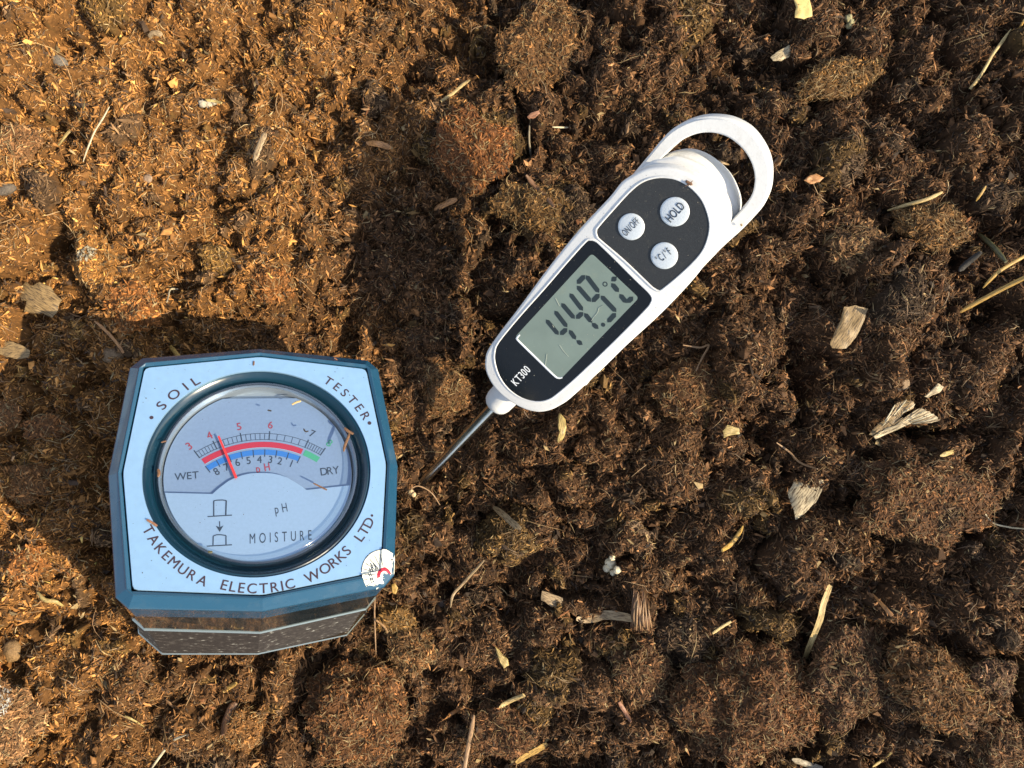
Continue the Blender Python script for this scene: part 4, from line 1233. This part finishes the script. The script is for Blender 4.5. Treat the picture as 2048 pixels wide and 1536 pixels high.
strip('straw_stalk', 'yellow leaf blade right of the frayed straw fan', 'straw', [(1880, 912), (1905, 904), (1932, 898)], 9, PL['yellow'], .3, .0016, (.3, .8), G1)
strip('straw_stalk', 'pale dry stem left of the largest clod', 'straw', [(1425, 1267), (1442, 1255), (1462, 1243)], 6, PL['straw'], .5, .0016, (.8, .8), G1)
strip('straw_stalk', 'straw end at the bottom edge in the right half', 'straw', [(1745, 1534), (1765, 1520), (1782, 1506)], 6, PL['yellow'], .5, .0016, (.4, .9), G1)

G2 = 'wood splinters on the soil'
strip('wood_splinter', 'pale ragged splinter lying level in the lower middle', 'splinter', [(1153, 1238), (1185, 1236), (1215, 1230), (1262, 1236)], 19, PL['wood'], .35, .0020, (.35, .8), G2, hollow=True)
strip('wood_splinter', 'orange curved splinter above the largest clod', 'splinter', [(1444, 1101), (1460, 1090), (1474, 1073), (1486, 1052)], 9, PL['gold'], .5, .0016, (.8, .3), G2)
strip('wood_splinter', 'orange flat splinter at the edge of the sunlight near the centre top', 'splinter', [(735, 287), (757, 288), (781, 296)], 13, PL['orange'], .4, .0022, (.7, .6), G2)
strip('wood_splinter', 'rusty splinter left of the ochre oblong clod', 'splinter', [(868, 420), (890, 408), (914, 398)], 12, PL['orange'], .4, .0018, (.4, .5), G2)
strip('wood_splinter', 'long brown bark splinter above the ochre oblong clod', 'splinter', [(1052, 350), (1070, 372), (1090, 390), (1108, 414)], 10, PL['brown'], .5, .0022, (.5, .5), G2)
strip('wood_splinter', 'upright orange splinter beside the reddish clod', 'splinter', [(990, 276), (993, 292), (992, 312)], 7, PL['orange'], .5, .0016, (.5, .5), G2)
strip('wood_splinter', 'red-brown splinter below the tester at the bottom left', 'splinter', [(446, 1470), (452, 1445), (462, 1418), (472, 1405)], 16, PL['brown'], .4, .0020, (.5, .5), G2)
strip('wood_splinter', 'golden splinter in front of the tester foot', 'splinter', [(446, 1384), (460, 1374), (473, 1366)], 9, PL['gold'], .4, .0020, (.4, .6), G2)
strip('wood_splinter', 'reddish splinter at the bottom, right of the hairy clod', 'splinter', [(1238, 1404), (1250, 1424), (1262, 1444)], 8, PL['pink'], .4, .0016, (.7, .5), G2)
strip('wood_splinter', 'rust-coloured forked splinter in the lower middle', 'splinter', [(886, 1440), (905, 1426), (928, 1414)], 8, PL['orange'], .4, .0014, (.5, .6), G2)
strip('wood_splinter', 'brown splinter leaning on the dark clod near the lower right', 'splinter', [(1746, 1188), (1765, 1210), (1785, 1232)], 8, PL['orange'], .5, .0020, (.4, .9), G2)
strip('wood_splinter', 'thin tan splinter seen inside the handle loop', 'splinter', [(1437, 321), (1447, 326), (1458, 329)], 4.5, PL['wood'], .5, .0015, (.6, .6), G2)
strip('wood_splinter', 'pale grey splinter at the bottom edge of the right half', 'splinter', [(1584, 1518), (1610, 1527), (1645, 1538)], 12, PL['grey'], .4, .0020, (.3, .9), G2)
strip('wood_splinter', 'long brown husk with pale tip below the end of the probe', 'splinter', [(986, 1014), (1005, 1028), (1025, 1046), (1042, 1058)], 13, PL['wood'], .35, .0016, (.4, .5), G2, hollow=True)
strip('wood_splinter', 'pale yellow bark strip in the shade right of the sunny bank', 'splinter', [(509, 320), (516, 300), (524, 280), (531, 266)], 12, PL['wood'], .35, .0020, (.6, .6), G2)
strip('wood_splinter', 'orange stick beside the pale straw on the sunny bank', 'splinter', [(246, 222), (258, 208), (280, 196)], 4, PL['orange'], .6, .0018, (.5, .5), G2)
strip('wood_splinter', 'yellow upright splinter stuck on the flat ochre clod', 'splinter', [(1094, 95), (1097, 78), (1100, 58)], 10, PL['gold'], .4, .0045, (.5, .7), G2)
c3 = ground_px(1280, 1230); stub = empty('wood_stub', 'thick fibrous stub with frayed top in the lower middle', 'wood stub', Matrix.Translation(c3))
bpy.context.view_layer.update()
STUB = [((1262 + 2.2 * i + (i * 37 % 5), 1262 - (i * 13 % 9)), (1264 + 2 * i, 1228), (1268 + 1.5 * i + (i * 17 % 7), 1178 + (i * 29 % 26))) for i in range(18)]
strip('dark_twig', 'shiny blackish twig near the right edge', 'twig', [(1918, 542), (1935, 526), (1962, 504)], 12, PL['blue'], .8, .0016, (.4, .6))
strip('mossy_twig', 'greenish mossy twig above the two golden straws', 'twig', [(1958, 468), (1985, 492), (2012, 524)], 11, PL['moss'], .8, .0018, (.4, .6))
G3 = 'root threads on the soil'
strip('root_thread', 'curved orange root running from the tester sticker to the shaggy clod', 'root', [(752, 1240), (772, 1258), (782, 1290), (800, 1312), (822, 1326)], 4.6, PL['root'], .8, .0022, (.8, .5), G3)
strip('root_thread', 'thin root hanging straight down at the tester corner', 'root', [(750, 1195), (749, 1225), (750, 1260), (752, 1310)], 3.2, PL['root'], .8, .0030, (.6, .3), G3)
strip('root_thread', 'bundle of tan root strands reaching the bottom edge', 'root', [(948, 1430), (942, 1465), (935, 1500), (928, 1540)], 9, PL['root'], .5, .0026, (.4, 1), G3)
strip('root_thread', 'thin winding root at the right, below the frayed straw fan', 'root', [(1553, 885), (1580, 905), (1600, 925), (1635, 938)], 4, PL['root'], .7, .0015, (.5, .5), G3)
strip('root_thread', 'yellowish root loop lying on the bank left below the tester', 'root', [(75, 1185), (90, 1200), (110, 1203), (126, 1212)], 8, PL['yellow'], .6, .0018, (.6, .7), G3)
strip('root_thread', 'long thin wiry root on the soil between tester and probe', 'root', [(812, 985), (835, 972), (862, 985), (880, 1010)], 2.6, PL['root'], .8, .0018, (.6, .6), G3)
strip('root_thread', 'fine pale root curling over the clod at the lower right corner', 'root', [(1968, 1024), (1985, 1045), (2015, 1054), (2050, 1058)], 3.2, PL['pale'], .7, .0025, (.5, .8), G3)
strip('root_thread', 'dark thin root in the crack above the ochre clod', 'root', [(1059, 250), (1058, 275), (1060, 298), (1062, 315)], 4.2, PL['grey'], .7, .0022, (.6, .5), G3)
strip('root_thread', 'light wavy root on the bank right of the white crumb', 'root', [(1366, 690), (1400, 695), (1418, 690), (1405, 715), (1392, 742)], 4, PL['root'], .7, .0018, (.5, .7), G3)

# (helper) hang a piece under its thing
fanm = [PL['pale'], PL['wood']]
c3 = ground_px(1800, 845); fan = empty('frayed_straw_fan', 'frayed pale dry stem spread like a fan on the right', 'dry stem', Matrix.Translation((c3[0], c3[1], c3[2])))
def into(o, parent):
    o.parent = parent; o.matrix_parent_inverse = parent.matrix_world.inverted()
    for k in ('label', 'category', 'group'):
        if k in o.keys(): del o[k]
    return o
bpy.context.view_layer.update()
for i, p_ in enumerate(STUB):
    into(strip('fibre_strand', 'stub %d' % i, 'x', list(p_), 3.6, [PL['brown'], PL['brown'], PL['root']][i % 3], .8, .0014 + .0005 * (i * 7 % 3), (.7, .25)), stub)
z5f = lambda x, y: (1700 + x / 8.533, 760 + y / 8.533)
def blade(name, pts, mat, lift):
    o = flake(name, 'blade %d' % len(pts), 'x', pts, mat, .0004, lift, ang=32)
    return into(o, fan)
blade('blade', [z5f(*p) for p in ((330, 920), (640, 620), (760, 430), (830, 380), (960, 335), (1060, 370), (1110, 400), (1090, 470), (930, 570), (820, 700), (720, 810), (560, 880), (450, 1000))], PL['leaf'], .0026)
blade('blade', [z5f(*p) for p in ((560, 880), (760, 760), (1000, 600), (1230, 470), (1360, 540), (1450, 610), (1540, 680), (1400, 720), (1080, 750), (800, 810), (640, 900), (440, 1010), (400, 960))], PL['white'], .0030)
for i, (a, b) in enumerate([((600, 700), (770, 420)), ((680, 640), (850, 390)), ((750, 600), (965, 335)), ((850, 560), (1060, 365)), ((900, 560), (1110, 410)), ((900, 690), (1235, 468)), ((960, 690), (1300, 505)), ((1000, 700), (1365, 545)), ((1020, 720), (1410, 580)), ((1060, 730), (1450, 605)), ((1060, 745), (1500, 640)), ((1080, 750), (1540, 675)), ((420, 980), (1000, 760)), ((380, 930), (700, 700)), ((480, 930), (860, 800)), ((620, 830), (900, 640)), ((500, 850), (700, 600))]):
    m_ = ((a[0] + b[0]) / 2, (a[1] + b[1]) / 2 + 8)
    o = strip('fray', 'fray %d' % i, 'x', [z5f(*a), z5f(*m_), z5f(*b)], 2.6, fanm[i % 2], .6, .0040, (.8, .4)); into(o, fan)

flake('wood_chip', 'small rectangular tan wood chip in the lower middle', 'wood chip', [(1084, 1181), (1126, 1196), (1124, 1219), (1104, 1213), (1082, 1200)], PL['wood'], .0007, .0016, ang=-20)
flake('wood_chip', 'flat yellow chip with dark pits cut by the top edge', 'wood chip', [(1586, -6), (1592, 15), (1590, 36), (1608, 38), (1625, 32), (1622, 12), (1616, -6)], bsdf('pitted yellow', (.58, .43, .16), .5, dirt=(.08, .04, .015), dirt_amt=1.3, dirt_scale=900), .0007, .0024)
flake('bark_piece', 'pale bark piece standing in the soil right of the keypad', 'bark piece', [(1686, 615), (1705, 612), (1729, 618), (1722, 650), (1706, 685), (1695, 697), (1668, 697), (1664, 682), (1676, 655)], PL['leaf'], .0008, .0009, tilt=(.15, .2), ang=65)
flake('bark_piece', 'whitish weathered bark flake right of the middle, below the fan', 'bark piece', [(1579, 985), (1592, 965), (1615, 953), (1640, 950), (1648, 965), (1638, 990), (1622, 1010), (1603, 1030), (1590, 1038), (1584, 1010)], PL['white'], .0005, .0010, tilt=(.2, -.25), ang=55)
flake('bark_piece', 'whitish grey bark strip in the shade near the top right', 'bark piece', [(1541, 114), (1556, 103), (1578, 90), (1590, 97), (1580, 112), (1562, 122), (1546, 122)], PL['white'], .0006, .0018, ang=35)
flake('bark_piece', 'rust-brown bark chip right of the handle loop', 'bark piece', [(1607, 361), (1620, 350), (1632, 347), (1648, 355), (1640, 364), (1622, 368)], PL['orange'], .0006, .0016, ang=10)
flake('bark_piece', 'pinkish bark chip above the reddish clod', 'bark piece', [(1054, 234), (1062, 225), (1078, 221), (1080, 227), (1070, 236), (1058, 238)], PL['pink'], .0006, .0022, ang=25)
flake('bark_piece', 'curled tan bark chip at the top of the sunny bank', 'bark piece', [(296, 70), (302, 62), (318, 60), (325, 68), (322, 74), (306, 70), (300, 78)], PL['wood'], .0006, .0022, ang=10)
flake('seed_husk', 'yellow curved seed husk right below the thermometer body', 'husk', [(1120, 826), (1129, 834), (1133, 850), (1131, 866), (1126, 880), (1117, 886), (1114, 880), (1119, 868), (1115, 850), (1116, 835)], PL['yellow'], .0012, .0018, curl=-.4, ang=80)
flake('seed_husk', 'pointed pale green husk in the lower middle', 'husk', [(990, 1292), (998, 1300), (1006, 1310), (1016, 1318), (1018, 1330), (1008, 1336), (1000, 1325), (994, 1308)], PL['yellow'], .0008, .0018, ang=-55)
flake('dry_leaf', 'crumpled grey-green dry leaf at the edge of the tester shadow', 'leaf', [(32, 582), (48, 562), (60, 572), (78, 563), (100, 575), (118, 600), (112, 620), (100, 636), (84, 625), (66, 628), (46, 622), (52, 602), (40, 600)], PL['leaf'], .0004, .0026, curl=-.2, ang=-30)
flake('dry_leaf', 'flat pale dry leaf at the left edge in the shadow', 'leaf', [(0, 690), (18, 683), (40, 688), (60, 702), (58, 714), (36, 718), (14, 714), (-6, 708)], PL['leaf'], .0004, .0022, ang=10)
flake('dry_leaf', 'frayed whitish leaf scrap above the straw fan', 'leaf', [(1848, 793), (1862, 782), (1874, 766), (1888, 774), (1880, 785), (1866, 790), (1856, 796)], PL['white'], .0005, .0018, ang=30)
flake('dry_leaf', 'golden leaf scrap left of the frayed fan', 'leaf', [(1446, 862), (1455, 850), (1478, 856), (1480, 868), (1462, 870), (1448, 876)], PL['yellow'], .0005, .0014)
flake('dry_leaf', 'orange leaf scrap tucked beside the corner sticker', 'leaf', [(783, 1170), (790, 1166), (796, 1176), (792, 1188), (784, 1186)], PL['gold'], .0005, .0022)

def crumb(label, pts, mat, cat='crumb'):
    bmx = bmesh.new(); rr = random.Random(label)
    c = ground_px(*np.mean(np.array([(p[0], p[1]) for p in pts]), 0))
    for px, py, r in pts:
        x, y, z = ground_px(px, py); k = (H - z) / F
        res = bmesh.ops.create_icosphere(bmx, subdivisions=3, radius=r * k)
        for v in res['verts']:
            v.co *= 1 + .28 * mnoise.noise(v.co.normalized() * 2.2 + Vector((px, py, 0))) + .1 * mnoise.noise(v.co.normalized() * 6 + Vector((px, py, 0)))
            v.co += Vector((x, y, z + r * k * .9 + .0016))
    o = obj_bm('crumb', bmx, mat, smooth=True); return tag(o, label, cat)
crumb('lumpy cream-white crumb in the lower middle', [(1218, 1122, 11), (1212, 1132, 8), (1232, 1136, 8), (1224, 1142, 6), (1222, 1112, 6)], bsdf('cream crumb', (.72, .62, .42), .6, noise_amt=.2, noise_scale=900, bump=.6, bump_scale=2500))
crumb('white crumb under the small yellow straw on the sunny bank', [(412, 214, 8), (424, 215, 8), (434, 210, 6)], bsdf('white crumb', (.34, .3, .23), .7, noise_amt=.3, noise_scale=1500, bump=.6, bump_scale=2500))
crumb('small tan crumb right of the probe tip', [(824, 982, 6), (829, 987, 5)], bsdf('tan crumb', (.5, .36, .2), .7, noise_amt=.2))
crumb('small white lichen crumb below the yellow chip at the top', [(1688, 46, 8), (1694, 52, 7), (1690, 60, 6)], bsdf('lichen crumb', (.26, .24, .13), .7, noise_amt=.3, noise_scale=1500, bump=.6, bump_scale=2500))

# debris lying on the instruments
kT = .18 / F
G4 = 'debris on the soil tester'
strip('straw_bit', 'tan straw bit on the upper part of the dial glass', 'debris', [(584, 809), (594, 804), (602, 802)], 4.5, PL['straw'], .5, 0, (.9, .7), G4, frame=(TF_, -.0003, kT))
strip('bark_bit', 'reddish curled husk on the right of the dial glass', 'debris', [(687, 903), (690, 890), (695, 878), (699, 866)], 6, PL['brown'], .6, 0, (.5, .6), G4, frame=(TF_, .0002, kT))
strip('bark_bit', 'dark brown bark crumb above the husk on the dial rim', 'debris', [(689, 856), (696, 862), (707, 868)], 6.5, PL['brown'], .6, 0, (.6, .8), G4, frame=(TF_, .0004, kT))
strip('straw_bit', 'thin brown splinter on the glass below the word DRY', 'debris', [(626, 966), (638, 972), (654, 980)], 3.4, PL['brown'], .6, 0, (.4, .9), G4, frame=(TF_, -.0003, kT))
strip('straw_bit', 'pinkish splinter across the plate at the lower left of the dial', 'debris', [(293, 1039), (304, 1045), (314, 1052)], 4.6, PL['pink'], .6, 0, (.5, .9), G4, frame=(TF_, .0004, kT))
strip('bark_bit', 'brown bit on the left rim of the dial', 'debris', [(316, 938), (318, 946), (316, 954)], 6, PL['brown'], .6, 0, (.6, .5), G4, frame=(TF_, -.0001, kT))
strip('bark_bit', 'dark red bit on the upper left rim of the dial', 'debris', [(322, 885), (328, 883), (333, 882)], 3, PL['brown'], .6, 0, (.6, .5), G4, frame=(TF_, -.0001, kT))
strip('bark_bit', 'black v-shaped speck beside the dial number 7', 'debris', [(607, 857), (611, 863), (617, 862)], 3.2, PL['blue'], .6, 0, (.5, .7), G4, frame=(TF_, -.0004, kT))
strip('bark_bit', 'small black speck above the dial number 6', 'debris', [(535, 820), (539, 821), (543, 822)], 3.4, PL['blue'], .6, 0, (.6, .6), G4, frame=(TF_, -.0004, kT))
strip('bark_bit', 'dark speck on the plate at the top middle', 'debris', [(508, 722), (507.5, 727), (507, 731)], 3.4, PL['brown'], .6, 0, (.6, .4), G4, frame=(TF_, .0002, kT))
strip('bark_bit', 'blackish chip at the lower edge of the dial glass', 'debris', [(416, 1103), (420, 1104), (425, 1104)], 5, PL['moss'], .6, 0, (.6, .6), G4, frame=(TF_, -.0002, kT))
strip('bark_bit', 'tiny pink bit on the top edge of the tester', 'debris', [(668, 716), (672, 718), (675, 721)], 3, PL['pink'], .6, 0, (.6, .6), G4, frame=(TF_, -.0005, kT))
G5 = 'debris on the thermometer'
kH = .172 / F
o = empty('bark_bit', 'spidery brown bark bit at the top right of the keypad', 'debris', HF.M @ Matrix.Translation((*HF.un(1378, 367, .0004), .0004)), G5)
bpy.context.view_layer.update()
for i, (pts, wp) in enumerate(((((1371, 362), (1378, 366), (1385, 370)), 6), (((1370, 373), (1378, 368), (1386, 361)), 2), (((1373, 360), (1377, 368), (1376, 372)), 3))):
    b_ = strip('strand', 'bit strand %d' % i, 'x', list(pts), wp, PL['brown'], .6, 0, (.3, .3), frame=(HF, .0005, kH)); into(b_, o)
strip('straw_bit', 'tiny tan bit on the lower right side of the loop handle', 'debris', [(1481, 448), (1483, 450), (1484, 453)], 4, PL['wood'], .5, 0, (.6, .6), G5, frame=(HF, -.0050, kH))

# dust and grit specks stuck on both instruments (too many to count): raised grains of soil
def specks(name, fr, region, w_, n, mat, parent, smin, smax, seed, test):
    r = np.random.default_rng(seed); bm = bmesh.new(); k = 0; tries = 0
    while k < n and tries < n * 30:
        tries += 1
        u, v = r.uniform(region[0], region[1]), r.uniform(region[2], region[3])
        if not test(u, v): continue
        s = smin * (smax / smin) ** (r.random() ** 2.2); a = r.uniform(0, 6.28); e = r.uniform(.3, 1)
        vs = []
        for t in np.linspace(0, 2 * math.pi, 5, endpoint=False):
            x, y = s * math.cos(t) * r.uniform(.6, 1.1), s * e * math.sin(t) * r.uniform(.6, 1.1)
            vs.append(bm.verts.new((u + x * math.cos(a) - y * math.sin(a), v + x * math.sin(a) + y * math.cos(a), w_)))
        tp = bm.verts.new((u, v, w_ + s * .6))
        for i in range(5): bm.faces.new((vs[i], vs[(i + 1) % 5], tp))
        k += 1
    o = obj_bm(name, bm, mat, parent); o['kind'] = 'stuff'; return o
def inpoly(P_, u, v):
    c = False; j = len(P_) - 1
    for i in range(len(P_)):
        if (P_[i][1] > v) != (P_[j][1] > v) and u < (P_[j][0] - P_[i][0]) * (v - P_[i][1]) / (P_[j][1] - P_[i][1]) + P_[i][0]: c = not c
        j = i
    return c
dustd = bsdf('dark grit', (.06, .04, .025), .8); dustl = bsdf('pale grit', (.42, .38, .3), .8)
specks('grit', TF_, (-.027, .027, -.027, .027), .0001, 70, dustd, tester, .00005, .00022, 1, lambda u, v: inpoly(plate_out, u, v) and math.hypot(u, v) > .0252)
specks('grit', TF_, (-.02, .02, -.02, .02), -.0005, 80, dustd, tester, .00005, .00016, 2, lambda u, v: math.hypot(u, v) < .0198)
specks('grit', HF, (-.02, .02, .03, .11), .0001, 90, dustl, thermo, .00004, .00012, 3, lambda u, v: inpoly(lowp, u, v))
specks('grit', HF, (-.02, .02, .03, .13), .0001, 60, dustl, thermo, .00004, .00010, 4, lambda u, v: inpoly(upp, u, v))
specks('grit', HF, (-.02, .02, .03, .13), .00002, 90, dustd, thermo, .00004, .00012, 5, lambda u, v: inpoly(inset(fo, .0013), u, v) and not inpoly(inset(lowp, -.0006), u, v) and not inpoly(inset(upp, -.0006), u, v))
# hair scratches and lint on the screen
bm = bmesh.new()
for pts in (((1111, 596), (1115, 604), (1119, 612)), ((1182, 642), (1196, 624), (1198, 616), (1207, 611)), ((1119, 690), (1127, 702), (1137, 713)), ((1090, 735), (1092, 722), (1094, 708)), ((1105, 650), (1108, 655))):
    q = open_spline(HF.uns(pts, .0002), 10); d_ = np.gradient(q, axis=0); d_ /= np.linalg.norm(d_, axis=1)[:, None] + 1e-9; nn = np.c_[-d_[:, 1], d_[:, 0]] * .00003
    vs = [(bm.verts.new((*(q[i] + nn[i]), .00018)), bm.verts.new((*q[i], .00024)), bm.verts.new((*(q[i] - nn[i]), .00018))) for i in range(10)]
    for a, b in zip(vs[:-1], vs[1:]):
        bm.faces.new((a[0], a[1], b[1], b[0])); bm.faces.new((a[1], a[2], b[2], b[1]))
obj_bm('lint', bm, M['speck'], screen)['kind'] = 'stuff'
